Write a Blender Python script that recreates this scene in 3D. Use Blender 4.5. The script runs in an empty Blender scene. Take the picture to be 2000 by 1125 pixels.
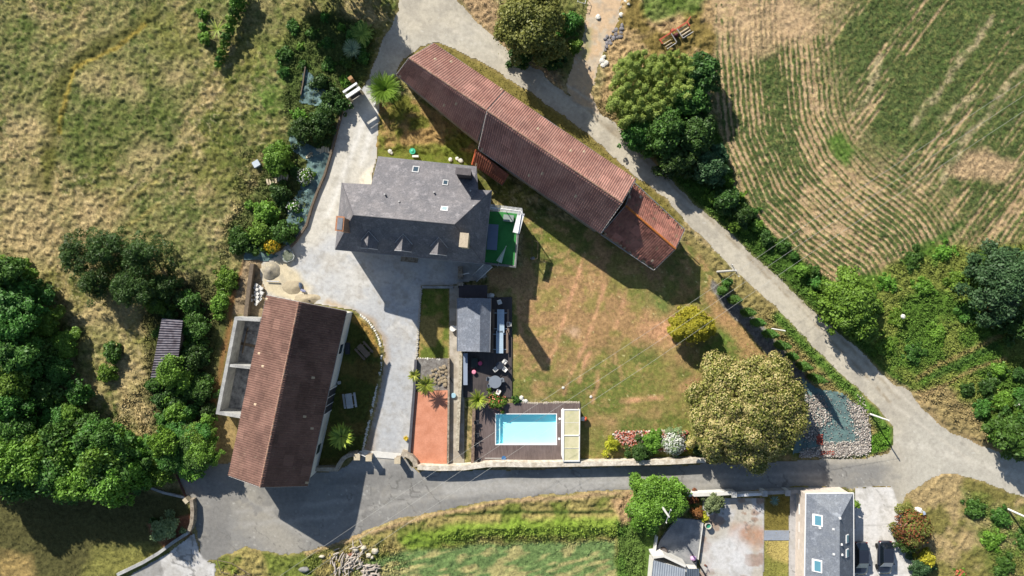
import bpy, bmesh, math, random
import numpy as np
from mathutils import Vector
from mathutils.geometry import tessellate_polygon
R=math.radians
scene=bpy.context.scene
COLL=scene.collection
# ---------------------------------------------------------------- camera, light, exposure
H=89.0; PPM=15.0
cam=bpy.data.cameras.new('camera'); co=bpy.data.objects.new('camera',cam); COLL.objects.link(co)
co.location=(0,0,H); co.rotation_euler=(0,0,0)
cam.sensor_width=36; cam.lens=18/((1000/PPM)/H); cam.clip_end=4000; cam.clip_start=.5
scene.camera=co
ELEV=R(32.0); SX,SY=-.54,.84
az=math.atan2(SX,SY)            # direction to the sun, measured from +Y towards +X
w=bpy.data.worlds.new('World'); scene.world=w; w.use_nodes=True
nt=w.node_tree; bg=nt.nodes['Background']
sky=nt.nodes.new('ShaderNodeTexSky'); sky.sky_type='NISHITA'; sky.sun_disc=False
sky.sun_elevation=ELEV; sky.sun_rotation=az; sky.air_density=1.0; sky.dust_density=.7
nt.links.new(sky.outputs[0],bg.inputs[0]); bg.inputs[1].default_value=.076
sl=bpy.data.lights.new('sun','SUN'); so=bpy.data.objects.new('sun',sl); COLL.objects.link(so)
sl.energy=4.9; sl.angle=R(.6); sl.color=(1,.94,.85)
so.rotation_euler=Vector((SX*math.cos(ELEV),SY*math.cos(ELEV),math.sin(ELEV))).to_track_quat('Z','Y').to_euler()
so.location=(0,0,60)
scene.view_settings.view_transform='Standard'; scene.view_settings.look='None'
scene.view_settings.exposure=.90; scene.view_settings.gamma=1
try: scene.cycles.max_bounces=6; scene.cycles.transparent_max_bounces=8
except: pass
# ---------------------------------------------------------------- helpers
def W(px,py,h=0.0):
    f=(1-h/H)/PPM
    return ((px-1000)*f,(562.5-py)*f,h)
def W2(px,py,h=0.0): return W(px,py,h)[:2]
def C(r,g,b,k=.76):
    def l(c):
        c/=255.0
        return c/12.92 if c<=.04045 else ((c+.055)/1.055)**2.4
    return (l(r)*k,l(g)*k,l(b)*k)
def nd(nt,t,**kw):
    n=nt.nodes.new(t)
    for k,v in kw.items(): setattr(n,k,v)
    return n
def new_mat(name):
    m=bpy.data.materials.new(name); m.use_nodes=True
    return m,m.node_tree,m.node_tree.nodes['Principled BSDF']
def noise(nt,scale,detail=3,rough=.6,vec=None):
    n=nd(nt,'ShaderNodeTexNoise'); n.inputs['Scale'].default_value=scale
    n.inputs['Detail'].default_value=detail; n.inputs['Roughness'].default_value=rough
    if vec is not None: nt.links.new(vec,n.inputs['Vector'])
    return n
def maprange(nt,src,a,b,c,d):
    m=nd(nt,'ShaderNodeMapRange'); nt.links.new(src,m.inputs[0])
    for i,v in enumerate((a,b,c,d)): m.inputs[1+i].default_value=v
    return m.outputs[0]
def mixc(nt,fac,a,b,mode='MIX'):
    m=nd(nt,'ShaderNodeMix',data_type='RGBA',blend_type=mode)
    for s,v in ((m.inputs[0],fac),(m.inputs[6],a),(m.inputs[7],b)):
        if hasattr(v,'is_output') or isinstance(v,bpy.types.NodeSocket): nt.links.new(v,s)
        elif isinstance(v,(int,float)): s.default_value=v
        else: s.default_value=(*v[:3],1)
    return m.outputs[2]
def bump(nt,b,src,strength,dist=.05):
    n=nd(nt,'ShaderNodeBump'); n.inputs['Strength'].default_value=strength; n.inputs['Distance'].default_value=dist
    nt.links.new(src,n.inputs['Height']); nt.links.new(n.outputs[0],b.inputs['Normal'])
MATS={}
def mat(name,col,rough=.8,var=.25,scale=1.5,col2=None,bmp=.3,fine=12,metal=0,spec=.3,coat=0):
    if name in MATS: return MATS[name]
    m,nt,b=new_mat(name)
    tc=nd(nt,'ShaderNodeTexCoord').outputs['Object']
    n1=noise(nt,scale,4,.65,tc); n2=noise(nt,fine,3,.6,tc)
    c2=col2 or tuple(c*(1-var) for c in col)
    base=mixc(nt,maprange(nt,n1.outputs[0],.35,.65,0,1),col,c2)
    base=mixc(nt,1.0,base,mixc(nt,maprange(nt,n2.outputs[0],.3,.7,0,1),(1-var*.7,)*3,(1+var*.5,)*3),'MULTIPLY')
    nt.links.new(base,b.inputs['Base Color'])
    b.inputs['Roughness'].default_value=rough; b.inputs['Metallic'].default_value=metal
    b.inputs['Specular IOR Level'].default_value=spec; b.inputs['Coat Weight'].default_value=coat
    if bmp: bump(nt,b,n2.outputs[0],bmp,.03)
    MATS[name]=m; return m
def painted(name,bmp=.5,var=.3,rough=.95,fine=9.0,amp=.04):
    m,nt,b=new_mat(name)
    a=nd(nt,'ShaderNodeAttribute',attribute_name='paint')
    tc=nd(nt,'ShaderNodeTexCoord').outputs['Object']
    n1=noise(nt,fine,3,.7,tc); n2=noise(nt,2.2,4,.65,tc); n3=noise(nt,.35,3,.6,tc)
    f=nd(nt,'ShaderNodeMath',operation='ADD'); nt.links.new(maprange(nt,n1.outputs[0],.25,.75,-var,var),f.inputs[0]); nt.links.new(maprange(nt,n2.outputs[0],.3,.7,-var*.95,var*.95),f.inputs[1])
    f2=nd(nt,'ShaderNodeMath',operation='ADD'); nt.links.new(f.outputs[0],f2.inputs[0]); nt.links.new(maprange(nt,n3.outputs[0],.3,.7,1-var*.3,1+var*.3),f2.inputs[1])
    base=mixc(nt,1.0,a.outputs['Color'],f2.outputs[0],'MULTIPLY')
    nt.links.new(base,b.inputs['Base Color']); b.inputs['Roughness'].default_value=rough; b.inputs['Specular IOR Level'].default_value=.15
    bump(nt,b,n1.outputs[0],bmp,amp)
    MATS[name]=m; return m
def tag(o,label=None,cat=None,group=None,kind=None):
    if label: o['label']=label
    if cat: o['category']=cat
    if group: o['group']=group
    if kind: o['kind']=kind
    return o
def empty(name,loc,rz=0):
    o=bpy.data.objects.new(name,None); COLL.objects.link(o); o.location=loc; o.rotation_euler=(0,0,rz); o.empty_display_size=.3
    return o
def wloc(o):
    v=Vector((0,0,0))
    while o is not None: v=v+Vector(o.location); o=o.parent
    return v
def mesh_np(name,V,F,mt=None,parent=None,attrs=None,uv=None,local=False,smooth=False):
    """V (n,3); F (m,4) or (m,3)"""
    V=np.asarray(V,dtype=np.float32); F=np.asarray(F,dtype=np.int32)
    if parent is not None and not local: V=V-np.array(wloc(parent),dtype=np.float32)
    k=F.shape[1]
    me=bpy.data.meshes.new(name)
    me.vertices.add(len(V)); me.vertices.foreach_set('co',V.ravel())
    me.loops.add(F.size); me.loops.foreach_set('vertex_index',F.ravel())
    me.polygons.add(len(F)); me.polygons.foreach_set('loop_start',np.arange(0,F.size,k,dtype=np.int32))
    me.polygons.foreach_set('loop_total',np.full(len(F),k,dtype=np.int32))
    if smooth: me.polygons.foreach_set('use_smooth',np.ones(len(F),dtype=bool))
    me.update(calc_edges=True)
    for an,(tp,arr) in (attrs or {}).items():
        at=me.attributes.new(an,tp,'POINT')
        if tp=='FLOAT_COLOR':
            a4=np.ones((len(V),4),dtype=np.float32); a4[:,:3]=arr; at.data.foreach_set('color',a4.ravel())
        else: at.data.foreach_set('value',np.asarray(arr,dtype=np.float32).ravel())
    if uv is not None:
        l=me.uv_layers.new(name='UVMap'); l.data.foreach_set('uv',np.asarray(uv,dtype=np.float32)[F.ravel()].ravel())
    if mt: me.materials.append(mt)
    o=bpy.data.objects.new(name,me); COLL.objects.link(o)
    if parent is not None: o.parent=parent
    return o
class MB:
    def __init__(s): s.v=[]; s.f=[]
    def add(s,vs,fs):
        n=len(s.v); s.v+= [tuple(v) for v in vs]; s.f+=[tuple(i+n for i in f) for f in fs]; return s
    def box(s,cx,cy,z0,z1,sx,sy,a=0,bev=0):
        c,d=math.cos(a),math.sin(a); hx,hy=sx/2,sy/2
        q=[(-hx,-hy),(hx,-hy),(hx,hy),(-hx,hy)]
        if bev: 
            b=bev; q=[(-hx+b,-hy),(hx-b,-hy),(hx,-hy+b),(hx,hy-b),(hx-b,hy),(-hx+b,hy),(-hx,hy-b),(-hx,-hy+b)]
        return s.prism([(cx+x*c-y*d,cy+x*d+y*c) for x,y in q],z0,z1)
    def prism(s,poly,z0,z1,top=None):
        a=sum(poly[i][0]*poly[(i+1)%len(poly)][1]-poly[(i+1)%len(poly)][0]*poly[i][1] for i in range(len(poly)))
        if a<0: poly=poly[::-1]; top=top[::-1] if top else None
        n=len(poly); tz=top or [z1]*n
        vs=[(x,y,z0) for x,y in poly]+[(p[0],p[1],t) for p,t in zip(poly,tz)]
        fs=[tuple(range(n))[::-1],tuple(range(n,2*n))]+[(i,(i+1)%n,n+(i+1)%n,n+i) for i in range(n)]
        return s.add(vs,fs)
    def cyl(s,x,y,z0,z1,r0,r1=None,n=10):
        r1=r0 if r1 is None else r1
        vs=[(x+math.cos(2*math.pi*i/n)*r0,y+math.sin(2*math.pi*i/n)*r0,z0) for i in range(n)]+[(x+math.cos(2*math.pi*i/n)*r1,y+math.sin(2*math.pi*i/n)*r1,z1) for i in range(n)]
        return s.add(vs,[tuple(range(n))[::-1],tuple(range(n,2*n))]+[(i,(i+1)%n,n+(i+1)%n,n+i) for i in range(n)])
    def tube(s,pts,r,n=6,r1=None):
        pts=[Vector(p) for p in pts]; k=len(pts); rings=[]
        for i,p in enumerate(pts):
            t=(pts[min(i+1,k-1)]-pts[max(i-1,0)]).normalized()
            u=t.cross(Vector((0,0,1))); u=u.normalized() if u.length>1e-3 else Vector((1,0,0)); v=t.cross(u)
            rr=r if r1 is None else r+(r1-r)*i/max(1,k-1)
            rings.append([p+u*math.cos(2*math.pi*j/n)*rr+v*math.sin(2*math.pi*j/n)*rr for j in range(n)])
        vs=[q for r_ in rings for q in r_]
        fs=[(i*n+j,i*n+(j+1)%n,(i+1)*n+(j+1)%n,(i+1)*n+j) for i in range(k-1) for j in range(n)]
        fs+=[tuple(range(n))[::-1],tuple(range((k-1)*n,k*n))]
        return s.add(vs,fs)
    def shell(s,vs,fs,t):
        """sheet of faces given a thickness downwards"""
        n=len(vs); cnt={}
        for f in fs:
            for i in range(len(f)):
                e=(f[i],f[(i+1)%len(f)]); cnt[e]=1
        out=list(fs)+[tuple(i+n for i in f[::-1]) for f in fs]
        for (a,b) in cnt:
            if (b,a) not in cnt: out.append((b,a,a+n,b+n))
        return s.add(list(vs)+[(v[0],v[1],v[2]-t) for v in vs],out)
    def lump(s,x,y,z,rx,ry,rz,rnd,n=7,m=4,jit=.18,a=0):
        vs=[];fs=[]
        for i in range(m+1):
            ph=math.pi*i/m
            for j in range(n):
                th=2*math.pi*j/n; k=1+rnd.uniform(-jit,jit) if 0<i<m else 1
                X=math.sin(ph)*math.cos(th)*rx*k; Y=math.sin(ph)*math.sin(th)*ry*k
                vs.append((x+X*math.cos(a)-Y*math.sin(a),y+X*math.sin(a)+Y*math.cos(a),z+math.cos(ph)*rz*k))
        for i in range(m):
            for j in range(n): fs.append((i*n+j,(i+1)*n+j,(i+1)*n+(j+1)%n,i*n+(j+1)%n))
        return s.add(vs,fs)
    def wall(s,pts,wd,z0,z1,closed=False):
        P=[Vector(p[:2]) for p in pts]; n=len(P); L=[];Rr=[]
        for i in range(n):
            a=P[i-1] if (i>0 or closed) else None; b=P[(i+1)%n] if (i<n-1 or closed) else None
            d1=(P[i]-a).normalized() if a is not None else None; d2=(b-P[i]).normalized() if b is not None else None
            d=(d1+d2).normalized() if d1 is not None and d2 is not None else (d1 or d2)
            nn=Vector((-d.y,d.x)); k=1.0
            if d1 is not None and d2 is not None: k=1/max(.4,nn.dot(Vector((-d1.y,d1.x))))
            L.append(P[i]+nn*wd/2*k); Rr.append(P[i]-nn*wd/2*k)
        vs=[];fs=[]
        for i in range(n): vs+=[(*L[i],z0),(*Rr[i],z0),(*Rr[i],z1),(*L[i],z1)]
        m=n if closed else n-1
        for i in range(m):
            a=i*4;b=((i+1)%n)*4
            for j in range(4): fs.append((a+j,a+(j+1)%4,b+(j+1)%4,b+j))
        if not closed: fs+=[(0,3,2,1),(4*n-4,4*n-3,4*n-2,4*n-1)]
        return s.add(vs,fs)
    def build(s,name,mt,parent=None,local=False,smooth=False,bev=0):
        me=bpy.data.meshes.new(name)
        off=wloc(parent) if (parent is not None and not local) else Vector((0,0,0))
        me.from_pydata([tuple(Vector(v)-off) for v in s.v],[],s.f)
        bm=bmesh.new(); bm.from_mesh(me); bmesh.ops.recalc_face_normals(bm,faces=bm.faces)
        if bev: bmesh.ops.bevel(bm,geom=bm.edges[:],offset=bev,segments=1,affect='EDGES')
        if smooth:
            for f in bm.faces: f.smooth=True
        bm.to_mesh(me); bm.free()
        me.materials.append(mt)
        o=bpy.data.objects.new(name,me); COLL.objects.link(o)
        if parent is not None: o.parent=parent
        return o
def copy_tree(o,parent=None):
    c=o.copy(); COLL.objects.link(c)
    if parent is not None: c.parent=parent
    for ch in list(o.children): copy_tree(ch,c)
    return c
# ---------------------------------------------------------------- numpy noise and masks (pixel units of the plan, 15 per metre)
def _h(ix,iy,seed):
    h=(ix.astype(np.int64)*374761393+iy.astype(np.int64)*668265263+seed*974711)&0xffffffff
    h=((h^(h>>13))*1274126177)&0xffffffff; h^=h>>16
    return (h&0xffff)/65535.0
def vn(x,y,s,seed=0):
    x=x/s; y=y/s; ix=np.floor(x); iy=np.floor(y); fx=x-ix; fy=y-iy
    fx=fx*fx*(3-2*fx); fy=fy*fy*(3-2*fy)
    a=_h(ix,iy,seed); b=_h(ix+1,iy,seed); c=_h(ix,iy+1,seed); d=_h(ix+1,iy+1,seed)
    return (a*(1-fx)+b*fx)*(1-fy)+(c*(1-fx)+d*fx)*fy
def fbm(x,y,s,seed=0,o=4):
    t=0;a=.5;n=0
    for i in range(o):
        t=t+a*vn(x,y,s,seed+i*17); n+=a; a*=.55; s=s/2.1
    return t/n
def sm(x,a,b): 
    t=np.clip((x-a)/(b-a),0,1); return t*t*(3-2*t)
STEP=2.4
gx=np.arange(-130,2135,STEP); gy=np.arange(-95,1225,STEP)
PX,PY=np.meshgrid(gx,gy)
WX=(fbm(PX,PY,26,901,3)-.5); WY=(fbm(PX,PY,26,902,3)-.5)
def sdist(X,Y,poly,closed=True):
    n=len(poly); d=np.full(X.shape,1e9); ins=np.zeros(X.shape,bool)
    for i in range(n if closed else n-1):
        ax,ay=poly[i]; bx,by=poly[(i+1)%n]
        ex,ey=bx-ax,by-ay; l=ex*ex+ey*ey+1e-9
        t=np.clip(((X-ax)*ex+(Y-ay)*ey)/l,0,1)
        d=np.minimum(d,(X-ax-t*ex)**2+(Y-ay-t*ey)**2)
        if closed and ay!=by:
            c=((ay>Y)!=(by>Y))&(X<(bx-ax)*(Y-ay)/(by-ay)+ax); ins^=c
    d=np.sqrt(d)
    return np.where(ins,-d,d) if closed else d
def region(poly,pad=60):
    xs=[p[0] for p in poly]; ys=[p[1] for p in poly]
    i0,i1=np.searchsorted(gx,[min(xs)-pad,max(xs)+pad]); j0,j1=np.searchsorted(gy,[min(ys)-pad,max(ys)+pad])
    return slice(j0,j1),slice(i0,i1)
def pmask(poly,soft=6,warp=14,closed=True,width=0):
    M=np.zeros(PX.shape); sl_=region(poly,60+width)
    X=PX[sl_]+WX[sl_]*warp; Y=PY[sl_]+WY[sl_]*warp
    d=sdist(X,Y,poly,closed)-width
    M[sl_]=np.clip(.5-d/soft,0,1); return M
def stroke(pts,width,soft=6,warp=14): return pmask(pts,soft,warp,False,width/2)
def lay(col,m,c,a=1.0):
    m=(m*a)[...,None]; col[:]=col*(1-m)+np.asarray(c)*m
def layn(col,m,c1,c2,s,seed,lo=.4,hi=.6,a=1.0):
    t=sm(fbm(PX,PY,s,seed),lo,hi)[...,None]; c=np.asarray(c1)*(1-t)+np.asarray(c2)*t
    lay(col,m,c,a)
# ================================================================ GROUND
TAN=C(164,146,100); TAN2=C(186,164,120); GRN=C(78,96,40); GRN2=C(120,120,60); LUSH=C(84,118,40); BRN=C(150,118,80)
col=np.zeros(PX.shape+(3,)); full=np.ones(PX.shape)
layn(col,full,TAN,GRN2,95,1,.42,.66)
patch=sm(fbm(PX,PY,46,3),.5,.66)*(.35+.65*sm(fbm(PX,PY,9,4),.38,.6))
lay(col,patch,GRN,.85)
lay(col,sm(fbm(PX,PY,30,7),.56,.7),TAN2,.6)
lay(col,sm(fbm(PX,PY,8,8),.52,.66),C(62,76,36),.62); lay(col,sm(fbm(PX+50,PY,5,18),.58,.7),C(50,56,28),.5)
lay(col,sm(fbm(PX+200,PY,5,9),.6,.75),C(194,180,138),.5)
swirl=PX*.8+PY*.6+60*np.sin(PY/140)+30*fbm(PX,PY,120,12)
lay(col,sm(fbm(swirl,PX*.25-PY*.3,9,13),.5,.68)*(PX<760),C(150,142,92),.45)
lay(col,sm(fbm(PX,PY,150,14),.47,.62)*(PX<760),C(100,112,58),.5)
# left meadow features
lay(col,stroke([(250,20),(190,70),(140,100),(60,210)],7,8,14),C(160,146,100),.5)
lay(col,stroke([(395,180),(330,260),(250,300),(190,380)],6,10,14),C(92,104,54),.5)
lay(col,stroke([(430,170),(370,260),(300,330),(220,400)],5,8,14),C(172,154,112),.5)
lay(col,stroke([(520,80),(440,200),(400,330),(350,440)],8,12,18),C(98,106,56),.45)
lay(col,stroke([(300,30),(235,70),(165,108),(118,165),(104,240),(92,340),(88,370)],24,16,16),C(88,88,42),.85)
lay(col,stroke([(285,48),(225,95),(150,130),(128,190),(118,260)],7,7,10),C(160,140,62),.9)
for pts,wd in (([(100,82),(155,68)],7),([(215,412),(262,385),(308,352)],8),([(255,440),(312,402)],8)): lay(col,stroke(pts,wd,8,12),C(158,146,86),.8)
lay(col,stroke([(60,365),(92,360),(95,300)],24,16,20),C(104,104,48),.8)
for x,y,r,c in ((335,60,60,GRN2),(180,240,60,GRN),(280,230,70,GRN),(150,300,40,GRN),(210,320,50,GRN),(420,330,60,GRN2),(30,60,40,GRN),(470,290,60,GRN),(480,120,50,GRN2),(600,60,70,GRN2),(520,200,50,LUSH),(560,140,60,LUSH)):
    d=np.hypot(PX-x+WX*50,PY-y+WY*50); lay(col,np.clip(1.2-d/r,0,1)*(.3+.7*sm(fbm(PX,PY,10,int(x)),.35,.6)),c,.8)
for x,y,r in ((40,400,75),(60,480,70),(180,430,60),(120,620,0),(200,620,60),(290,300,45),(190,160,40),(260,170,35),(340,145,40),(60,250,50),(250,610,50),(250,720,60),(270,800,45),(180,760,35)):
    if r: d=np.hypot(PX-x+WX*40,PY-y+WY*40); lay(col,np.clip(1.1-d/r,0,1),TAN2,.6)
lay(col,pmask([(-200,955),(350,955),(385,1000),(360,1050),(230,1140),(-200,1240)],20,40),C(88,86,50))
lay(col,pmask([(180,1075),(330,1060),(300,1110),(230,1140),(150,1140)],20,30),C(140,138,72),.7)
lay(col,pmask([(-200,1085),(60,1085),(80,1240),(-200,1240)],24,30),C(176,150,96),.7)
lay(col,pmask([(290,1025),(375,1005),(375,1045),(320,1070),(300,1050)],6,8),C(150,100,78),.8)
# shrubby garden zone left of the drive
lay(col,pmask([(560,60),(640,20),(735,60),(735,150),(690,190),(660,260),(620,360),(560,480),(470,500),(440,470),(520,330),(560,260)],16,30),C(76,92,42),.85)
lay(col,stroke([(486,500),(462,560),(446,640),(428,740),(415,800)],12,8,12),C(140,98,62),.85)
lay(col,stroke([(470,590),(452,680),(434,790)],8,8,12),C(70,50,34),.8)
lay(col,pmask([(280,560),(400,540),(440,600),(425,760),(400,840),(300,830),(285,740)],20,30),C(64,70,34),.8)
# dark earth under trees
# upper centre verge
lay(col,pmask([(880,-40),(930,-40),(1000,40),(1110,170),(1060,150),(990,95),(930,45)],12,16),C(168,142,108),.9)
layn(col,pmask([(1170,-100),(1400,-100),(1400,120),(1380,180),(1190,240),(1165,215),(1185,120)],14,20),C(176,150,108),C(128,112,62),40,21)
lay(col,pmask([(1235,-60),(1400,-60),(1370,20),(1290,45),(1255,35)],16,26),C(80,112,44),.8)
lay(col,pmask([(1000,-60),(1160,-60),(1140,60),(1115,150),(1050,130)],14,20),C(100,108,52),.8)
lay(col,pmask([(770,150),(785,112),(815,88),(850,78),(885,88),(960,128),(1050,186),(1150,256),(1245,342),(1300,390),(1340,440),(1300,420),(1100,300),(850,140)],6,8),C(128,118,62))
# crop field
F=[(1385,-120),(1398,60),(1395,200),(1425,320),(1470,420),(1540,480),(1620,548),(1720,545),(1745,505),(1800,480),(1900,480),(2160,460),(2160,-120)]
mF=pmask(F,12,16); soil=C(184,158,122); crop=C(58,90,38)
lay(col,mF,soil); lay(col,mF*sm(fbm(PX,PY,14,31),.45,.65),C(166,140,104),.7)
bl=[(1388,-120),(1392,90),(1410,280),(1470,410),(1560,500),(1640,560)]
d1=sdist(PX+WX*3,PY+WY*3,bl,False)
ac=PX*.80+PY*.60; al=PX*.60-PY*.80
big=fbm(PX,PY,130,33)
z1=1-sm(d1+(big-.5)*150,175,290)
row1=.5+.5*np.cos((d1+6*fbm(PX,PY,60,30))*2*np.pi/10.5)
den1=.34*sm(vn(d1,al*.25+PY*.2,16,35),.25,.75)+.45*fbm(d1*4,PY+PX*.5,60,34)+.30*sm(fbm(PX,PY,55,28),.3,.7)-.16+ .35*(PX<1560)*sm(PY,60,160)-.3*(PY<70)
g1=sm(row1*.75+fbm(PX,PY,10,36)*.9+den1*.95,1.10,1.40)
row2=vn(ac,al*.12,8,37)*.6+vn(ac,al*.07,24,38)*.55+.22*np.cos(ac*2*np.pi/11)
den2=1.05-.8*sm(PY+ (big-.5)*200,120,480)-.22*(PX<1700)*sm(PY,120,40)
g2=sm(row2*1.05+fbm(PX,PY,13,39)*.8+den2*.62,.99,1.40)
gm=mF*(z1*g1+(1-z1)*g2)
lay(col,gm,crop,.88)
lay(col,mF*sm(fbm(PX,PY,5,41),.5,.7),C(160,156,92),.3)
lay(col,mF*gm*sm(fbm(PX,PY,6,42),.5,.7),C(86,114,52),.35)
lay(col,mF*sm(fbm(PX,PY,4.6,43),.62,.78),C(110,92,58),.4)
for pts in ([(1935,40),(1900,90),(1850,150),(1780,250)],[(2010,110),(1950,190),(1880,280),(1840,350)],[(1900,190),(1830,230)],[(1720,110),(1690,200),(1660,230)]):
    lay(col,mF*stroke(pts,9,10,22)*(.3+.7*sm(fbm(PX,PY,12,44),.4,.55)),C(198,180,140),.85)
lay(col,mF*pmask([(1850,330),(1880,300),(1935,295),(1990,320),(1960,350),(1880,350)],16,24),soil,.9)
lay(col,mF*pmask([(1610,270),(1640,255),(1670,290),(1650,330),(1625,310)],12,16),C(88,120,48),.9)
lay(col,mF*pmask([(1420,40),(1540,-20),(1600,60),(1500,110),(1430,110)],26,30),soil,.75)
lay(col,stroke([(1880,440),(1800,485),(1700,560)],14,10,14),C(72,104,42),.85)
# banks right of the lane
lay(col,pmask([(1130,205),(1215,262),(1310,356),(1420,456),(1530,561),(1680,690),(1780,765),(1860,740),(1760,640),(1640,560),(1520,470),(1440,380),(1400,240),(1190,200)],8,16),C(74,104,38))
lay(col,pmask([(1150,200),(1240,290),(1300,345),(1215,200)],10,14),C(168,140,102),.7)
layn(col,pmask([(1620,560),(1740,520),(1800,480),(1960,480),(2140,470),(2140,930),(1960,880),(1860,840),(1780,760),(1690,680)],18,26),C(82,112,40),C(120,130,60),60,51,.42,.66)
lay(col,stroke([(1790,740),(1830,710),(1880,690),(1950,655)],9,8,14),C(150,132,84),.8); lay(col,stroke([(1800,775),(1880,730),(1960,700)],6,8,14),C(150,124,86),.8)
lay(col,stroke([(1820,735),(1870,708),(1945,675)],14,8,14),C(70,102,42),.8)
lay(col,pmask([(1780,765),(1850,750),(1900,800),(1960,890),(1900,872),(1800,800)],12,20),C(156,134,96),.8)
lay(col,pmask([(1925,590),(1950,585),(1955,620),(1935,640),(1920,625)],8,10),C(176,124,80),.9)
# verge left of the lane, with green
lay(col,pmask([(1330,440),(1400,500),(1500,590),(1640,730),(1745,830),(1750,880),(1690,895),(1560,900),(1590,760),(1480,640),(1400,560),(1340,500)],8,12),C(140,128,80))
lay(col,stroke([(1520,620),(1620,720),(1700,800),(1735,850)],26,12,12),C(82,120,42),.9)
lay(col,pmask([(1700,850),(1745,830),(1748,870),(1690,893),(1600,896),(1690,880)],6,6),C(88,126,40))
# mulch bed with membrane
lay(col,stroke([(1385,560),(1420,590),(1480,650),(1550,730),(1610,810)],30,5,8),C(128,124,118))
# lawn
Lp=[(955,525),(1020,520),(1022,400),(1060,425),(1180,440),(1280,500),(1345,470),(1395,530),(1385,560),(1420,610),(1540,740),(1590,810),(1560,905),(1130,908),(1130,775),(1000,780),(1000,560),(955,580)]
mL=pmask(Lp,6,6); lb=C(164,132,92); lg=C(108,114,58)
layn(col,mL,lb,lg,70,61,.36,.62); lay(col,mL*sm(fbm(PX,PY,24,62),.5,.68),C(140,134,72),.7); lay(col,mL*sm(fbm(PX,PY,16,63),.56,.7),C(186,150,106),.6)
lay(col,mL*sm(PY,640,760)*sm(fbm(PX,PY,50,64),.35,.6),C(112,122,56),.55)
pk=C(206,156,120)
for pts,wd in (([(1140,500),(1112,590),(1085,680),(1070,705)],8),([(1182,555),(1155,640),(1120,720),(1100,770)],9),([(1225,565),(1212,612)],8),([(1205,628),(1203,640)],8),([(1170,725),(1158,785)],8),([(1012,580),(1018,650)],8),([(1215,785),(1290,775)],14),([(1150,690),(1130,745)],12)): lay(col,mL*stroke(pts,wd*.7,7,8)*(.5+.5*sm(fbm(PX,PY,14,67),.35,.55)),pk,.85)
for x,y,r,c,a in ((1300,645,55,pk,.85),(1120,645,14,C(200,170,140),.7),(1290,590,34,C(86,118,50),.8),(1412,665,40,C(92,122,46),.85),(1250,580,30,C(104,118,56),.6),(1080,470,20,C(104,116,44),.8),(1200,850,50,C(90,110,48),.55),(1060,800,26,lb,.7),(1190,830,22,pk,.5),(1310,860,40,C(96,116,46),.6)):
    d=np.hypot(PX-x+WX*30,PY-y+WY*30); lay(col,mL*np.clip(1.15-d/r,0,1),c,a)
lay(col,mL*stroke([(1392,580),(1430,640),(1500,720),(1560,790)],34,14,16),C(180,142,100),.75)
lay(col,mL*sm(fbm(PX,PY,5,65),.58,.72),C(150,128,78),.5); lay(col,mL*sm(vn(PX,PY,3.2,66),.93,.99),C(214,205,150),.8)
# small gardens
layn(col,pmask([(742,195),(790,185),(930,260),(930,330),(730,310)],5,8),C(160,132,84),C(112,114,48),34,71)
lay(col,pmask([(735,290),(850,280),(930,300),(925,330),(730,312)],8,10),C(104,116,42),.8)
layn(col,pmask([(600,600),(690,612),(735,650),(746,690),(740,740),(722,820),(708,884),(660,905),(600,915)],4,4),C(84,90,40),C(110,98,52),40,72)
lay(col,stroke([(690,622),(722,645),(738,690)],10,6,8),C(170,136,74),.8)
layn(col,pmask([(820,563),(876,563),(876,700),(816,700)],3,2),C(100,112,46),C(148,130,76),30,73)
# below the lower road
mS=pmask([(420,1088),(480,1068),(545,1082),(600,1078),(720,1036),(860,998),(1000,974),(1100,962),(1250,955),(1290,990),(1290,1240),(420,1240)],6,6)
layn(col,mS,C(150,138,84),C(110,120,54),50,81); lay(col,mS*stroke([(600,1080),(720,1040),(860,1000),(1000,978),(1250,960)],9,8,8),C(178,150,116),.8)
lay(col,mS*stroke([(800,1060),(900,1035),(1000,1030),(1120,1028),(1210,1030)],34,12,16),C(118,142,52),.9)
lay(col,mS*stroke([(870,1006),(950,1000),(1195,998)],6,5,6),C(54,74,30),.9); lay(col,mS*stroke([(800,1060),(900,1054),(1010,1054),(1200,1046)],6,6,10),C(66,86,36),.7)  # dark strip under the green bank: the bank's shade put into the colour
mf=pmask([(700,1100),(800,1076),(950,1062),(1200,1056),(1205,1240),(640,1240)],10,12)
st=vn(PX*.25+PY*.08,PY*1.0+PX*.24,6.5,83)
lay(col,mf,C(108,132,78)); lay(col,mf*sm(st*.7+fbm(PX,PY,40,84)*.6+sm(PY,1080,1125)*.2,.72,.95),C(176,166,112),.85)
lay(col,pmask([(1205,1020),(1290,1000),(1285,1240),(1200,1240)],8,16),C(74,110,42),.85)
lay(col,pmask([(1195,975),(1240,960),(1245,1020),(1215,1025)],10,14),C(180,148,112),.85)
# lower right meadow
mR=pmask([(1765,962),(1800,945),(1845,922),(1880,927),(1930,942),(2140,1040),(2140,1240),(1800,1240),(1780,1120),(1750,1020)],6,10)
layn(col,mR,C(166,146,104),C(122,116,64),60,91); lay(col,mR*pmask([(1880,960),(1950,985),(2140,1060),(2140,1240),(1980,1240),(1900,1060)],26,40)*(.3+.7*sm(fbm(PX,PY,30,92),.35,.6)),C(92,118,48),.9)
# neighbour's plots
lay(col,pmask([(1495,970),(1542,970),(1541,1035),(1493,1035)],2,2),C(122,112,56)); amp_flat=pmask([(1490,965),(1545,965),(1542,1240),(1486,1240)],3,0)
layn(col,pmask([(1491,1056),(1540,1056),(1538,1240),(1489,1240)],2,2),C(176,160,96),C(132,132,66),40,95)
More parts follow.
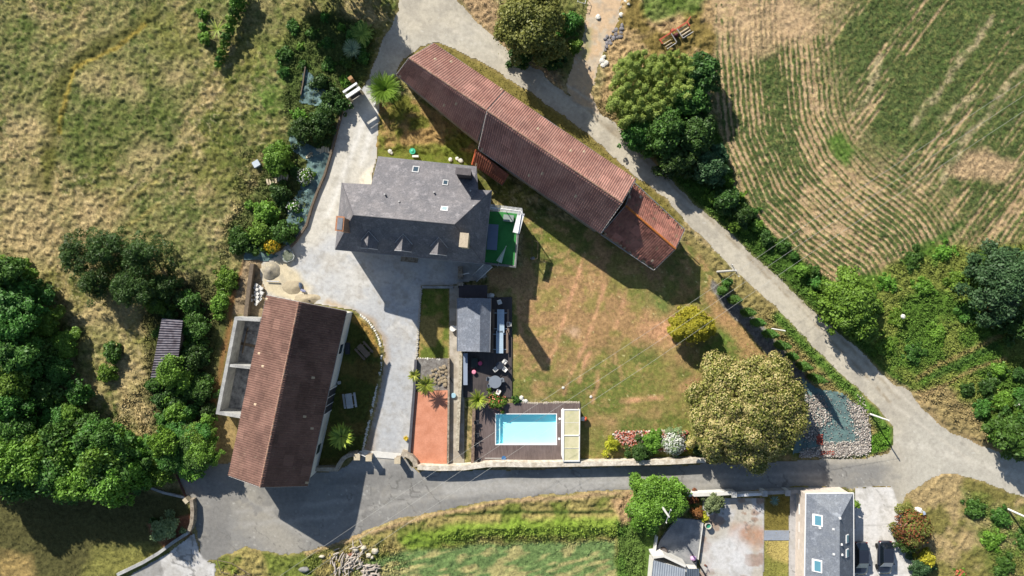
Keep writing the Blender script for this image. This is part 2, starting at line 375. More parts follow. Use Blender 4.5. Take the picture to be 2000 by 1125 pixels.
# earth tone under and around the yard clutter
lay(col,pmask([(478,505),(520,505),(590,580),(520,620),(455,615)],6,8),C(150,132,104))
lay(col,pmask([(415,815),(470,815),(452,915),(420,915),(400,870)],8,10),C(150,126,84),.8)
# ---- paved sheets (masks)
ROAD=[(786,-110),(778,20),(748,75),(730,130),(712,165),(742,196),(772,150),(788,112),(815,92),(850,80),(884,92),(960,132),(1050,190),(1150,262),(1240,346),(1262,356),(1300,388),(1340,432),(1400,492),(1440,532),(1500,588),(1560,646),(1640,728),(1700,780),(1742,832),(1746,862),(1732,885),(1690,893),(1600,896),(1560,900),(1380,905),(1300,909),(1000,917),(900,920),(815,920),(795,895),(700,890),(660,918),(600,922),(560,925),(450,905),(346,912),(345,925),(362,965),(378,975),(384,1050),(388,1078),(402,1094),(425,1090),(480,1068),(545,1082),(600,1077),(660,1058),(720,1034),(790,1010),(840,1000),(900,985),(1000,973),(1100,962),(1250,955),(1350,962),(1480,957),(1570,948),(1660,950),(1740,950),(1752,1000),(1770,962),(1800,944),(1840,924),(1870,925),(1920,940),(1960,955),(2150,1030),(2150,955),(1960,888),(1910,868),(1860,844),(1800,800),(1775,765),(1740,745),(1680,685),(1600,618),(1530,553),(1470,498),(1420,450),(1360,400),(1310,350),(1265,305),(1215,255),(1165,213),(1110,190),(1060,142),(990,95),(930,45),(895,0),(892,-110)]
DRIVE=[(712,165),(690,190),(668,215),(655,260),(641,310),(626,345),(610,390),(595,430),(575,465),(545,490),(512,508),(506,535),(520,575),(600,590),(690,604),(722,628),(744,655),(752,690),(745,740),(735,790),(720,850),(708,887),(760,893),(802,893),(806,790),(812,720),(816,640),(822,556),(880,556),(950,540),(950,440),(735,400),(725,345),(734,305),(738,240),(742,196),(745,180)]
PATH=[(1150,-110),(1216,-110),(1208,40),(1185,80),(1172,120),(1152,180),(1172,222),(1120,200),(1105,178),(1122,110),(1142,60)]
LANE=[(225,1140),(280,1105),(330,1078),(378,1040),(388,1078),(402,1094),(420,1100),(412,1240),(200,1240)]
YARD=[(1372,972),(1492,972),(1489,1240),(1360,1240)]
PARK=[(1668,952),(1742,950),(1760,1000),(1775,1060),(1790,1130),(1795,1240),(1665,1240)]
BACK=[(1541,962),(1572,962),(1572,1240),(1538,1240)]
CONC=[(876,556),(893,556),(905,600),(905,905),(876,908)]
pc=np.zeros(PX.shape+(3,))
n_=fbm(PX,PY,40,101); lay(pc,full,C(192,184,166)); lay(pc,sm(n_,.45,.65),C(174,167,152),.8)
asp=sm(PY,885,915)*(1-sm(PX+(n_-.5)*120,1690,1790)); lay(pc,asp,C(140,138,133)); lay(pc,asp*sm(fbm(PX*.3,PY,30,102),.5,.7),C(122,121,118),.7)
lay(pc,stroke([(870,955),(1000,950),(1100,946),(1300,940)],14,26,20),C(186,184,178),.85); lay(pc,stroke([(640,912),(760,905),(860,925),(980,925)],24,20,14),C(168,168,166),.6)
lay(pc,stroke([(450,930),(500,1000),(560,1060)],60,50,20),C(166,160,146),.7)
lay(pc,sm(PX,1740,1800)*sm(PY,760,860),C(184,180,168),.7)
for pts in ([(800,30),(870,110),(960,118),(1080,195),(1180,262),(1300,365),(1440,500),(1560,612),(1660,705),(1740,790)],):
    lay(pc,stroke([(p[0]+14,p[1]-14) for p in pts[3:]],5,9,8)*(.4+.6*sm(fbm(PX,PY,14,103),.35,.6)),C(150,136,112),.85)
lay(pc,stroke([(760,60),(800,90),(900,70),(960,110)],30,40,30),C(186,182,170),.6)
lay(pc,stroke([(1750,860),(1830,880),(1920,910),(2050,950)],10,16,10),C(206,200,186),.7); lay(pc,stroke([(1640,900),(1720,890),(1780,850)],8,14,14),C(172,166,152),.5)
mD=pmask(DRIVE,3,3); lay(pc,mD,C(186,187,187)); lay(pc,mD*sm(fbm(PX,PY,34,104),.46,.62),C(204,201,194),.7); lay(pc,mD*sm(fbm(PX+90,PY,18,114),.5,.66),C(178,174,166),.6)
lay(pc,mD*stroke([(640,560),(700,640),(770,700),(770,780),(755,880)],60,40,20),C(176,178,180),.7)
lay(pc,mD*pmask([(690,190),(745,180),(738,240),(725,345),(665,440),(575,500),(506,535),(540,470)],30,20),C(202,197,184),.8)
for pts in ([(722,210),(700,260),(672,340),(640,420)],[(738,200),(722,260),(706,320)]): lay(pc,mD*stroke(pts,8,12,6),C(222,220,214),.85)
lay(pc,mD*pmask([(705,345),(738,312),(735,360),(700,368)],6,8),C(226,218,200),.9)
lay(pc,mD*pmask([(506,515),(560,505),(610,560),(600,600),(510,570)],16,16),C(206,192,160),.9)
lay(pc,mD*stroke([(640,590),(720,625),(750,665),(755,700),(735,800),(716,880)],10,12,12),C(174,148,112),.8)
lay(pc,mD*stroke([(722,850),(715,885)],26,14,8),C(150,126,100),.7)
mP=pmask(PATH,4,12); lay(pc,mP,C(204,176,142)); lay(pc,mP*sm(fbm(PX,PY,20,105),.5,.65),C(190,182,164),.6); lay(pc,mP*stroke([(1150,60),(1140,110)],14,10,14),C(138,140,84),.7)
mLn=pmask(LANE,3,3); lay(pc,mLn,C(200,198,194)); lay(pc,mLn*sm(fbm(PX,PY,16,115),.45,.6),C(184,181,175),.7)
mY=pmask(YARD,3,2); lay(pc,mY,C(186,180,168)); lay(pc,mY*sm(fbm(PX,PY,50,106),.5,.6),C(196,196,196),.8); lay(pc,mY*sm(fbm(PX,PY,26,107),.54,.62),C(150,118,96),.7); lay(pc,mY*pmask([(1430,1025),(1490,1030),(1490,1070),(1440,1075),(1425,1050)],16,24),C(178,134,104),.8)
lay(pc,mY*pmask([(1385,1060),(1450,1030),(1460,1100),(1420,1125),(1380,1110)],26,30),C(206,206,206),.8)
mK=pmask(PARK,3,3); lay(pc,mK,C(214,211,206)); lay(pc,mK*sm(fbm(PX,PY,30,108),.45,.6),C(204,200,193),.7); lay(pc,mK*stroke([(1700,960),(1712,1060),(1722,1140)],5,8,6),C(220,218,214),.8); lay(pc,mK*stroke([(1665,1028),(1760,1022)],1,2,2),C(130,128,124),.7)
mB=pmask(BACK,2,1); lay(pc,mB,C(180,178,176)); mC=pmask(CONC,2,1); layn(pc,mC,C(166,156,140),C(186,178,164),22,109)
lay(pc,sm(vn(PX,PY,3.4,110),.9,.99),C(222,220,212),.35); lay(pc,sm(vn(PX,PY,5,111),.86,.97),C(126,122,114),.22)
for pts in ([(870,40),(1010,118),(1150,210),(1290,330),(1450,480),(1640,668),(1760,790),(1900,890)],):
    for o_,cc in ((-7,C(206,198,182)),(9,C(204,196,180))): lay(pc,stroke([(p[0]+o_,p[1]-o_) for p in pts],4,6,5)*(.3+.7*sm(fbm(PX,PY,30,116),.4,.6)),cc,.7)
lay(pc,stroke([(1165,232),(1290,340),(1440,482),(1600,640),(1740,785)],4,7,6)*(.35+.65*sm(fbm(PX,PY,12,117),.4,.6)),C(136,120,92),.85)
for pts in ([(460,1000),(620,985),(800,960),(1000,945),(1300,935),(1600,925)],[(470,1025),(640,1010),(810,975),(1010,955),(1300,948),(1600,938)],[(420,940),(520,1000),(600,1050)]): lay(pc,stroke(pts,7,8,8)*asp,C(164,161,154),.75)
crk=np.abs(fbm(PX,PY,60,118,3)-.5); lay(pc,(crk<.008)*asp*(sm(fbm(PX,PY,90,119),.42,.5)),C(92,90,86),.55)
lay(pc,sm(fbm(PX,PY,10,112),.55,.72),C(150,145,134),.35); lay(pc,asp*sm(fbm(PX,PY,70,113),.52,.56)*(PX<800),C(126,124,120),.6)
mRd=pmask(ROAD,2,11)
# dry fringe on the ground just outside pavings
paved=np.maximum.reduce([pmask(ROAD,16,7),pmask(DRIVE,8,3)])
lay(col,np.clip(paved,0,1)*(.5+.5*fbm(PX,PY,8,120)),C(178,150,112),.7)
hard=np.maximum.reduce([pmask(q,14,6) for q in (ROAD,DRIVE,PATH,LANE,YARD,PARK,BACK,CONC)])
flat=np.maximum.reduce([hard,pmask([(870,540),(1010,540),(1010,770),(1140,770),(1140,915),(795,920),(800,760),(815,690),(815,550)],4,0),pmask([(655,350),(730,290),(940,310),(1030,395),(1030,525),(650,500)],6,0),pmask([(1545,745),(1600,755),(1690,800),(1705,895),(1550,900),(1555,800)],6,0),pmask([(420,600),(700,560),(700,900),(600,960),(430,960)],10,0)*.9,pmask([(1260,1000),(1380,1000),(1380,1240),(1255,1240)],4,0)])
# relief: tussocks in the rough grass, little on the lawn
tus=fbm(PX,PY,7.5,201,3); tus=sm(tus,.38,.75)*.26+fbm(PX,PY,40,205,2)*.12
amp=1-.8*mL-.55*mF-.5*mf-.5*(PY>930)*(PX<430)-.35*(PX>1740)*(PY>900)
z=tus*.95*np.clip(amp,.1,1)+ gm*.16*fbm(PX,PY,6,203,2)
z=z*(1-amp_flat)*(1-np.clip(flat*1.6,0,1))*(1-.75*pmask([(760,60),(860,60),(1260,340),(1330,440),(1270,400),(770,200)],20,0))-.02
z+=stroke([(890,1030),(1200,1024)],24,26,10)*.5+stroke([(480,520),(452,640),(430,740)],-2,40,4)*.0
# pool hollow
hole=(PX>965)&(PX<1090)&(PY>805)&(PY<871); z=np.where(hole,-1.6,z)
def ext(a,far):
    lo=a[0]-np.array([4000,2200,1200,600,300,150,70,25],float)*2; hi=a[-1]+np.array([25,70,150,300,600,1200,2200,4000],float)*2
    return np.concatenate([lo,a,hi])
ex=ext(gx,0); ey=ext(gy,0)
def padf(a): 
    p=[(8,8),(8,8)]+([(0,0)] if a.ndim==3 else []); return np.pad(a,p,mode='edge')
EX,EY=np.meshgrid(ex,ey); Z=padf(z); K=padf(col)
far=((EX<gx[0]-30)|(EX>gx[-1]+30)|(EY<gy[0]-30)|(EY>gy[-1]+30)); Z=np.where(far,-.02,Z); K[far]=np.array(C(132,128,76))
def gridfaces(h,w_,keep=None):
    idx=np.arange(h*w_).reshape(h,w_)
    f=np.stack([idx[:-1,:-1],idx[1:,:-1],idx[1:,1:],idx[:-1,1:]],-1).reshape(-1,4)
    return f if keep is None else f[keep[:-1,:-1].ravel()]
V=np.stack([(EX-1000)/PPM,(562.5-EY)/PPM,Z],-1).reshape(-1,3)
M_GROUND=painted('ground_cover',.7,.34,.95,7.0,.07); M_PAVE=painted('worn_paving',.35,.13,.9,14.0,.015)
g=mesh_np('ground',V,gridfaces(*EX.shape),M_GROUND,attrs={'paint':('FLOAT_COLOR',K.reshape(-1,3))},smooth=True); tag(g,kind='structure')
def sheet(name,m,zz,thr=.5):
    keep=m>thr; used=np.zeros(PX.shape,bool)
    kk=keep.copy(); kk[-1,:]=False; kk[:,-1]=False
    f=gridfaces(*PX.shape,keep=kk)
    u=np.unique(f); mp=np.full(PX.size,-1); mp[u]=np.arange(len(u))
    V=np.stack([((PX-1000)/PPM).ravel()[u],((562.5-PY)/PPM).ravel()[u],np.full(len(u),zz)],-1)
    o=mesh_np(name,V,mp[f],M_PAVE,attrs={'paint':('FLOAT_COLOR',pc.reshape(-1,3)[u])}); return tag(o,kind='structure')
sheet('road',mRd,.030); sheet('driveway',mD,.034); sheet('path',mP,.026); sheet('lane',mLn,.038)
sheet('courtyard',mY,.030); sheet('parking_area',mK,.042); sheet('pavement',mB,.030); sheet('garden_path',mC,.038)
# grass tufts standing in the rough (one uncountable mass)
rng=np.random.default_rng(5)
def blades(name,weight,n,smin,smax,zup,label,colsrc=None,tintrange=(.7,1.35),seedcol=None,cat='grass'):
    p=weight.ravel().astype(float); p=p/p.sum(); i=rng.choice(len(p),n,p=p)
    x=(PX.ravel()[i]+rng.uniform(-1.2,1.2,n)-1000)/PPM; y=(562.5-PY.ravel()[i]+rng.uniform(-1.2,1.2,n))/PPM; zz=z.ravel()[i]
    s=rng.uniform(smin,smax,n); a=rng.uniform(0,2*np.pi,n); lean=rng.uniform(.2,.9,n)
    dx,dy=np.cos(a),np.sin(a)
    c=(col.reshape(-1,3)[i] if colsrc is None else np.asarray(colsrc)[None])*rng.uniform(*tintrange,n)[:,None]
    base=np.stack([x,y,zz],-1); tip=base+np.stack([dx*s*lean,dy*s*lean,s*zup],-1)
    sd=np.stack([-dy*s*.28,dx*s*.28,np.zeros(n)],-1); mid=(base+tip)/2+np.stack([0*dx,0*dx,s*.15],-1)
    V=np.stack([base,mid-sd,tip,mid+sd],1).reshape(-1,3); F=np.arange(4*n).reshape(-1,4)
    o=mesh_np(name,V,F,M_BLADE,attrs={'paint':('FLOAT_COLOR',np.repeat(c,4,0))}); tag(o,label,cat,kind='stuff'); return o
mb_,nt_,b_=new_mat('grass_blade'); a_=nd(nt_,'ShaderNodeAttribute',attribute_name='paint'); nt_.links.new(a_.outputs['Color'],b_.inputs['Base Color']); b_.inputs['Roughness'].default_value=.8; b_.inputs['Specular IOR Level'].default_value=.2; M_BLADE=mb_
inside=(PX>-60)&(PX<2060)&(PY>-40)&(PY<1165)
wt=(1-np.clip(hard*1.5,0,1))*(1-np.clip(flat*1.3,0,1))*(1-.85*mL)*(1-.6*mF)*inside
blades('meadow_grass',wt*(.3+fbm(PX,PY,18,301)),190000,.07,.2,.6,'rough dry and green tufts of grass all over the meadows around the farm')
lush=np.maximum.reduce([pmask(q,14,20) for q in ([(860,1040),(1000,1030),(1210,1022),(1280,1030),(1275,1130),(1215,1130),(1200,1058),(860,1064)],[(600,1085),(650,1065),(760,1060),(800,1100),(760,1140),(600,1140)],[(1130,205),(1215,262),(1310,356),(1420,456),(1530,561),(1680,690),(1780,765),(1860,740),(1760,560),(1640,560),(1520,470),(1440,380),(1400,240),(1190,200)],[(1740,520),(1900,480),(2060,480),(2060,920),(1960,880),(1780,760),(1690,680)],[(1500,600),(1620,700),(1730,840),(1740,880),(1690,890),(1700,850),(1600,740),(1480,620)],[(1890,960),(2060,1040),(2060,1160),(1960,1160)],[(560,60),(640,20),(735,60),(720,150),(690,190),(560,230)],[(280,560),(400,540),(440,600),(425,760),(400,860),(300,850),(200,830),(285,740)],[(470,300),(560,280),(600,400),(560,490),(440,500),(430,620),(410,620)])])
blades('weeds',lush*(.25+sm(fbm(PX,PY,20,311),.35,.65))*(1-np.clip(hard*1.4,0,1))*inside*(1-flat),110000,.12,.32,.6,'rank green weeds and brambles growing on the banks and rough corners',tintrange=(.75,1.5),cat='weeds')
blades('lawn_grass',mL*(1-hard)*inside*(1-flat),26000,.05,.11,.5,'short patchy brown and green grass of the large lawn')
blades('crop_rows',gm*inside+1e-9,60000,.09,.2,.5,'young green crop plants standing in curved rows on the pale field',tintrange=(.55,1.15),cat='crop')
# ================================================================ VEGETATION
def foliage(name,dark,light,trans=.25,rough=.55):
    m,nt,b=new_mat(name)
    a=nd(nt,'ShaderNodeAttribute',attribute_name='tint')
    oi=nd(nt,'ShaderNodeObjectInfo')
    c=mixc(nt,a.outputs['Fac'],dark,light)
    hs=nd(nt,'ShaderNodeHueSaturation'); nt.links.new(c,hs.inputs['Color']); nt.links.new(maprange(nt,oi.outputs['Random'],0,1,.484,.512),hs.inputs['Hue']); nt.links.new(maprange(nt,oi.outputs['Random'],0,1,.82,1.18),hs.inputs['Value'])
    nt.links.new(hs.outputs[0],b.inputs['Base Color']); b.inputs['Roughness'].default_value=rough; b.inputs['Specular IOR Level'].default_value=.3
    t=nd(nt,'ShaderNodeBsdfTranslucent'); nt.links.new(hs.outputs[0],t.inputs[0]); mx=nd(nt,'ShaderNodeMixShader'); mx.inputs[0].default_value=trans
    nt.links.new(b.outputs[0],mx.inputs[1]); nt.links.new(t.outputs[0],mx.inputs[2]); nt.links.new(mx.outputs[0],nt.nodes['Material Output'].inputs[0])
    return m
FM={'broad':foliage('leaf_mid_green',C(40,70,22),C(98,148,60)),
 'fresh':foliage('leaf_fresh_green',C(62,100,26),C(136,180,66)),
 'dark':foliage('leaf_dark_green',C(30,54,20),C(86,122,52)),
 'deep':foliage('leaf_blue_green',C(32,62,34),C(90,126,78)),
 'pale':foliage('leaf_grey_green',C(84,104,64),C(160,180,124)),
 'bright':foliage('leaf_bright_green',C(84,128,36),C(160,206,78),.35),
 'gold':foliage('leaf_golden',C(112,118,26),C(214,208,64)),
 'linden':foliage('leaf_olive',C(84,92,36),C(152,152,76)),
 'cream':foliage('cream_flower',C(176,166,96),C(232,218,154)),
 'bamboo':foliage('leaf_bamboo',C(92,130,48),C(190,216,108),.35),
 'palm':foliage('leaf_palm',C(84,110,34),C(190,202,80)),
 'yucca':foliage('leaf_yucca',C(96,122,92),C(184,204,164)),
 'white':foliage('white_flower',C(190,192,182),C(240,240,232)),
 'yellow':foliage('yellow_flower',C(206,176,30),C(244,222,60)),
 'red':foliage('leaf_rust',C(92,58,36),C(160,104,60)),
 'pink':foliage('pink_flower',C(196,88,76),C(226,132,110)),
 'blue':foliage('leaf_agave',C(84,120,112),C(142,178,166)),
 'dry':foliage('dry_twig',C(110,96,72),C(176,158,124))}
M_BARK=mat('bark',C(96,80,62),.9,.35,3,bmp=.6)
def leafcloud(lobes,s,cov,seed,zmin=-.35,jit=.75,up=.35,elong=.55,squash=1.0):
    r=np.random.default_rng(seed); L=np.array([l[:6] for l in lobes],float)  # x y z rx ry rz
    Rm=(L[:,3]+L[:,4]+L[:,5])/3; A=4*np.pi*Rm**2*.68
    nn=np.maximum(6,(A*cov/(1.1*s*s)).astype(int)); idx=np.repeat(np.arange(len(L)),nn); n=len(idx)
    d=r.normal(size=(n,3)); d/=np.linalg.norm(d,axis=1)[:,None]
    low=d[:,2]<zmin; d[low,2]*=-1
    rad=(r.uniform(.6,1.0,n)**.7+np.where(r.random(n)<.12,r.uniform(0,.55,n),0))[:,None]
    p=L[idx,:3]+d*L[idx,3:6]*rad
    nr=d+r.normal(size=(n,3))*jit+np.array([0,0,up]); nr/=np.linalg.norm(nr,axis=1)[:,None]
    t=np.cross(nr,r.normal(size=(n,3))); t/=np.linalg.norm(t,axis=1)[:,None]; b=np.cross(nr,t)
    sz=(s*r.uniform(.45,1.5,n))[:,None]
    V=np.stack([p+t*sz,p+b*sz*elong,p-t*sz,p-b*sz*elong],1).reshape(-1,3)
    lt=r.uniform(0,1,len(L))[idx]
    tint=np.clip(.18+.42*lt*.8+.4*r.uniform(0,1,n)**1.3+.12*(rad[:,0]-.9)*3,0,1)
    return V,np.repeat(tint,4)
def crown_lobes(R_,Hc,zb,n,seed,lr=.28,rag=.45,core=True):
    r=random.Random(seed); out=[]
    if core: out.append((0,0,zb+Hc*.42,R_*.68,R_*.68,Hc*.40))
    for i in range(n):
        u=r.random(); th=i*2.39996+r.uniform(-.4,.4); rr=math.sqrt((i+.5)/n)*(1+r.uniform(-rag,rag)*.6)
        wob=1+(.16 if R_<6 else .06)*math.sin(2*th+seed)+(.12 if R_<6 else .05)*math.sin(3*th+seed*1.7)+.07*math.sin(5*th+seed*.6)
        x=math.cos(th)*rr*R_*.80*wob; y=math.sin(th)*rr*R_*.80*wob
        zz=zb+Hc*(.28+.55*math.sqrt(max(0,1-min(1,rr)**2)))+r.uniform(-.13,.10)*Hc
        q=R_*lr*r.choice([.55,.75,.9,1.1,1.4])*r.uniform(.85,1.15); out.append((x,y,zz,q,q,q*r.uniform(.7,1.0)))
    return out
def trunk_mb(h,r,R_,seed,limbs=5):
    m=MB(); rd=random.Random(seed)
    m.tube([(0,0,-.1),(r*.2,0,h*.5),(0,r*.3,h)],r,8,r*.5)
    for i in range(limbs):
        a=i*6.283/limbs+rd.uniform(-.3,.3); q=R_*rd.uniform(.45,.75)
        m.tube([(0,0,h*.55),(math.cos(a)*q*.45,math.sin(a)*q*.45,h*.9),(math.cos(a)*q,math.sin(a)*q,h*1.25)],r*.45,5,r*.12)
    return m
PROTO={}
def crownmesh(kind,R_,Hc,zb,n,s,cov,seed,**kw):
    lb=crown_lobes(R_,Hc,zb,n,seed,kw.pop('lr',.27),kw.pop('rag',.5)); V,t=leafcloud(lb,s,cov,seed,**kw); return V,t
def F4(V): return np.arange(len(V)).reshape(-1,4)
def tree(px,py,rpx,h,kind,label,cat='tree',group=None,s=.2,cov=1.6,n=None,seed=None,name='broadleaf_tree',zb=.25,share=None,**kw):
    """tree of total height h whose crown is seen at (px,py) with radius rpx"""
    zc=h*.62; x,y,_=W(px,py,zc); R_=rpx*(1-zc/H)/PPM; seed=seed or int(px*7+py)
    if share and (kind,share) in PROTO:
        root0,R0,h0=PROTO[(kind,share)]; o=copy_tree(root0); o.location=(x,y,0); q=R_/R0; o.scale=(q,q,h/h0); o.rotation_euler[2]=random.Random(seed).uniform(0,6.28)
        o['label']=label; o['category']=cat
        if group: o['group']=group
        return o
    root=empty(name,(x,y,0)); tag(root,label,cat,group)
    V,t=crownmesh(kind,R_,h*(1-zb),h*zb,n or int(24+R_*R_*3),s,cov,seed,**kw)
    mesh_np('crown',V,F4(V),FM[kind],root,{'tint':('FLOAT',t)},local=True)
    trunk_mb(h*.5,.09+.03*R_,R_,seed).build('trunk',M_BARK,root,local=True)
    if share: PROTO[(kind,share)]=(root,R_,h)
    return root
def shrub(px,py,rpx,h,kind,label,cat='shrub',group=None,s=.13,cov=1.7,n=None,seed=None,name='shrub',ry=None,rot=0,**kw):
    x,y,_=W(px,py,h*.5); R_=rpx*(1-h*.5/H)/PPM; seed=seed or int(px*7+py)
    lb=crown_lobes(R_,h,-.1,n or int(14+R_*R_*7),seed,kw.pop('lr',.24),kw.pop('rag',.9))
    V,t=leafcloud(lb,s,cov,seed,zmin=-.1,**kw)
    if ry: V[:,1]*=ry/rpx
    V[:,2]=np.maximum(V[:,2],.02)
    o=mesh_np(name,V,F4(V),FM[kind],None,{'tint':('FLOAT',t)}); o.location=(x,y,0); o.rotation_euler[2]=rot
    return tag(o,label,cat,group)
def flowers(o_px,kind,n,s,R_,h,parent,seed=1):
    r=np.random.default_rng(seed); d=r.normal(size=(n,3)); d/=np.linalg.norm(d,axis=1)[:,None]; d[:,2]=np.abs(d[:,2]); d*=r.uniform(.72,1.1,n)[:,None]
    p=d*np.array([R_,R_,h*.62])+np.array([0,0,h*.42]); nr=d+r.normal(size=(n,3))*.3; t=np.cross(nr,r.normal(size=(n,3))); t/=np.linalg.norm(t,axis=1)[:,None]; b=np.cross(nr/np.linalg.norm(nr,axis=1)[:,None],t)
    V=np.stack([p+t*s,p+b*s,p-t*s,p-b*s],1).reshape(-1,3)
    return mesh_np('blossom',V,F4(V),FM[kind],parent,{'tint':('FLOAT',np.repeat(r.uniform(0,1,n),4))},local=True)
def fronds(px,py,zc,kind,n,L,wd,label,cat,name,droop=.5,seed=1,up=.5,trunk=None,feather=False,group=None,hz=0):
    """rosette of long blades; feather makes pinnate fronds out of leaflets"""
    r=np.random.default_rng(seed); x,y,_=W(px,py,zc); V=[];T=[]
    for i in range(n):
        a=i*2.39996+r.uniform(-.2,.2); el=up*r.uniform(.1,1.6); l=L*r.uniform(.75,1.1); pr=None; k=9 if feather else 5
        pts=[]
        for j in range(k+1):
            q=j/k; e=el-droop*q*1.6; pts.append((math.cos(a)*l*q*math.cos(el*.6),math.sin(a)*l*q*math.cos(el*.6),l*q*math.sin(el)-droop*l*q*q*.55))
        pts=np.array(pts); sd=np.array([-math.sin(a),math.cos(a),0]); ti=r.uniform(.1,1)
        if feather:
            for j in range(1,k+1):
                for m in range(2):
                    for sg in (-1,1):
                        p=pts[j-1]+(pts[j]-pts[j-1])*(m*.5); d=(pts[j]-pts[j-1]); d/=np.linalg.norm(d); fl=wd*(1-abs(j/k-.45)*1.1)
                        tip=p+sd*sg*fl+d*fl*.55+np.array([0,0,-.25*fl]); q2=d*.035+np.array([0,0,.01]); V+=[p-q2,p*.5+tip*.5-q2*1.2,tip,p*.5+tip*.5+q2*1.2]; T+=[ti*.7+.3*r.random()]*4
        else:
            for j in range(k):
                w0=wd*math.sin(math.pi*(.12+.88*(1-j/k))*.55); w1=wd*math.sin(math.pi*(.12+.88*(1-(j+1)/k))*.55) if j<k-1 else .004
                V+=[pts[j]-sd*w0,pts[j+1]-sd*w1,pts[j+1]+sd*w1,pts[j]+sd*w0]; T+=[ti]*4
    V=np.array(V); 
    if trunk:
        root=empty(name,(x,y,0)); tag(root,label,cat,group); V[:,2]+=zc
        mesh_np('fronds',V,F4(V),FM[kind],root,{'tint':('FLOAT',np.array(T))},local=True)
        MB().tube([(0,0,-.1),(.05,0,zc*.5),(0,0,zc+.1)],trunk,8,trunk*.7).build('trunk',M_BARK,root,local=True); return root
    V[:,2]=np.maximum(V[:,2]+zc,.03)
    o=mesh_np(name,V,F4(V),FM[kind],None,{'tint':('FLOAT',np.array(T))}); o.location=(x,y,0); return tag(o,label,cat,group)
def poisson(poly,dmin,seed,nmax=400):
    r=random.Random(seed); xs=[p[0] for p in poly]; ys=[p[1] for p in poly]; out=[]; t=0
    while t<6000 and len(out)<nmax:
        t+=1; p=(r.uniform(min(xs),max(xs)),r.uniform(min(ys),max(ys)))
        if sdist(np.array([p[0]]),np.array([p[1]]),poly)[0]>0: continue
        if all((p[0]-q[0])**2+(p[1]-q[1])**2>dmin*dmin for q in out): out.append(p)
    return out
# --- the wood on the left
WOOD=[(-60,545),(30,530),(70,560),(105,600),(125,670),(150,740),(160,800),(210,850),(270,880),(330,850),(395,835),(405,870),(380,900),(300,925),(230,948),(150,950),(60,940),(-60,955)]
pts=poisson(WOOD,36,11)+poisson([(180,850),(270,885),(330,855),(400,835),(410,870),(380,905),(300,930),(230,945)],30,12)
rw=random.Random(3)
for i,(x,y) in enumerate(pts):
    edge=x>140; k=rw.choice(['broad','broad','fresh','broad','fresh']); k='wood'+k
    h=rw.uniform(6.2,8.4) if (y>845 and x<230) else rw.uniform(5,7.4) if x<45 else rw.uniform(2.2,4.0)
    r_=rw.uniform(36,54) if h>4.2 else rw.uniform(24,38)
    kk=k[4:]
    tree(x,y,r_,h,kk,'fresh green leafy tree in the dense wood on the left edge' if kk=='fresh' else 'mid green leafy tree in the dense wood on the left edge',group='trees of the dense wood on the left edge',s=.16,cov=1.5,n=60,share='wood%d'%(i%4),lr=.22,rag=.6,zb=.2)
# dark wide conifers above the wood
for (x,y,r_,h,lab) in ((150,500,46,5.0,'dark green conifer at the left end of the dark clump in the meadow'),(215,488,52,5.6,'dark green conifer in the upper middle of the dark clump'),(278,505,50,5.2,'dark green conifer at the upper right of the dark clump'),(190,548,44,4.6,'dark green conifer at the lower left of the dark clump'),(262,560,54,5.4,'dark green conifer in the shadowed middle of the clump'),(318,560,34,3.4,'dark green conifer at the right end of the dark clump')):
    tree(x,y,r_,h,'dark',lab,s=.15,cov=1.3,n=40,name='conifer',lr=.2,rag=.9,elong=.3,zb=.1,group='dark conifers in the meadow')
for (x,y,r_,h,k,lab) in ((338,730,36,4.4,'fresh','leafy bush growing over the lower end of the corrugated shed'),(312,650,14,1.6,'broad','small bush against the upper left corner of the corrugated shed'),(385,640,30,2.2,'broad','green bush right of the corrugated shed'),(372,700,32,2.0,'dark','dark bush right of the corrugated shed'),(390,760,30,2.2,'broad','green bush below the corrugated shed near the concrete walls'),(220,690,22,1.4,'broad','bright low bush in the dry clearing'),(210,730,20,1.4,'fresh','pale low bush in the dry clearing'),(345,805,26,2.0,'fresh','light green bush at the lower end of the scrub'),(405,820,18,2.2,'fresh','yellowish bush by the lower corner of the concrete walls'),(372,590,26,2.0,'broad','green bush above the corrugated shed'),(40,545,34,3.0,'fresh','round bright green bush at the top of the wood'),(322,1033,27,2.6,'pale','rounded grey green bush inside the stone wall corner'),(397,26,13,1.2,'fresh','pale tangled bush at the left of the tall hedge'),(395,52,10,.9,'fresh','light bush between the tangled bush and the small bush'),(400,75,14,1.4,'fresh','small bush below the pale tangled bush'),(300,1018,10,.8,'dark','small dark plant beside the grey green bush')):
    shrub(x,y,r_,h,k,lab)
for i,(x,y) in enumerate(poisson([(285,560),(350,600),(370,570),(385,640),(400,710),(420,760),(405,850),(330,850),(290,790),(296,740),(360,760),(362,650),(300,610)],30,31,26)):
    shrub(x,y,rw.uniform(16,24),rw.uniform(1.0,2.0),rw.choice(['broad','fresh','dark']),'scrubby bush in the thicket between the corrugated shed and the concrete walls',group='scrub around the corrugated shed')
# tall hedge in the top left
for i,(x,y) in enumerate([(468,-24),(464,-8),(461,8),(457,24),(453,40),(448,56),(443,72),(438,88),(433,102),(428,115),(424,126)]):
    shrub(x,y,16-i*.85,3.4-.2*i,'fresh' if i%3 else 'broad','clump of the tall narrow hedge in the upper left meadow',cat='hedge',group='tall hedge clumps in the upper left meadow',name='hedge_clump')
fronds(425,58,1.6,'palm',16,1.6,.05,'bright yellow green spiky plant beside the tall hedge','plant','spiky_plant',seed=4)
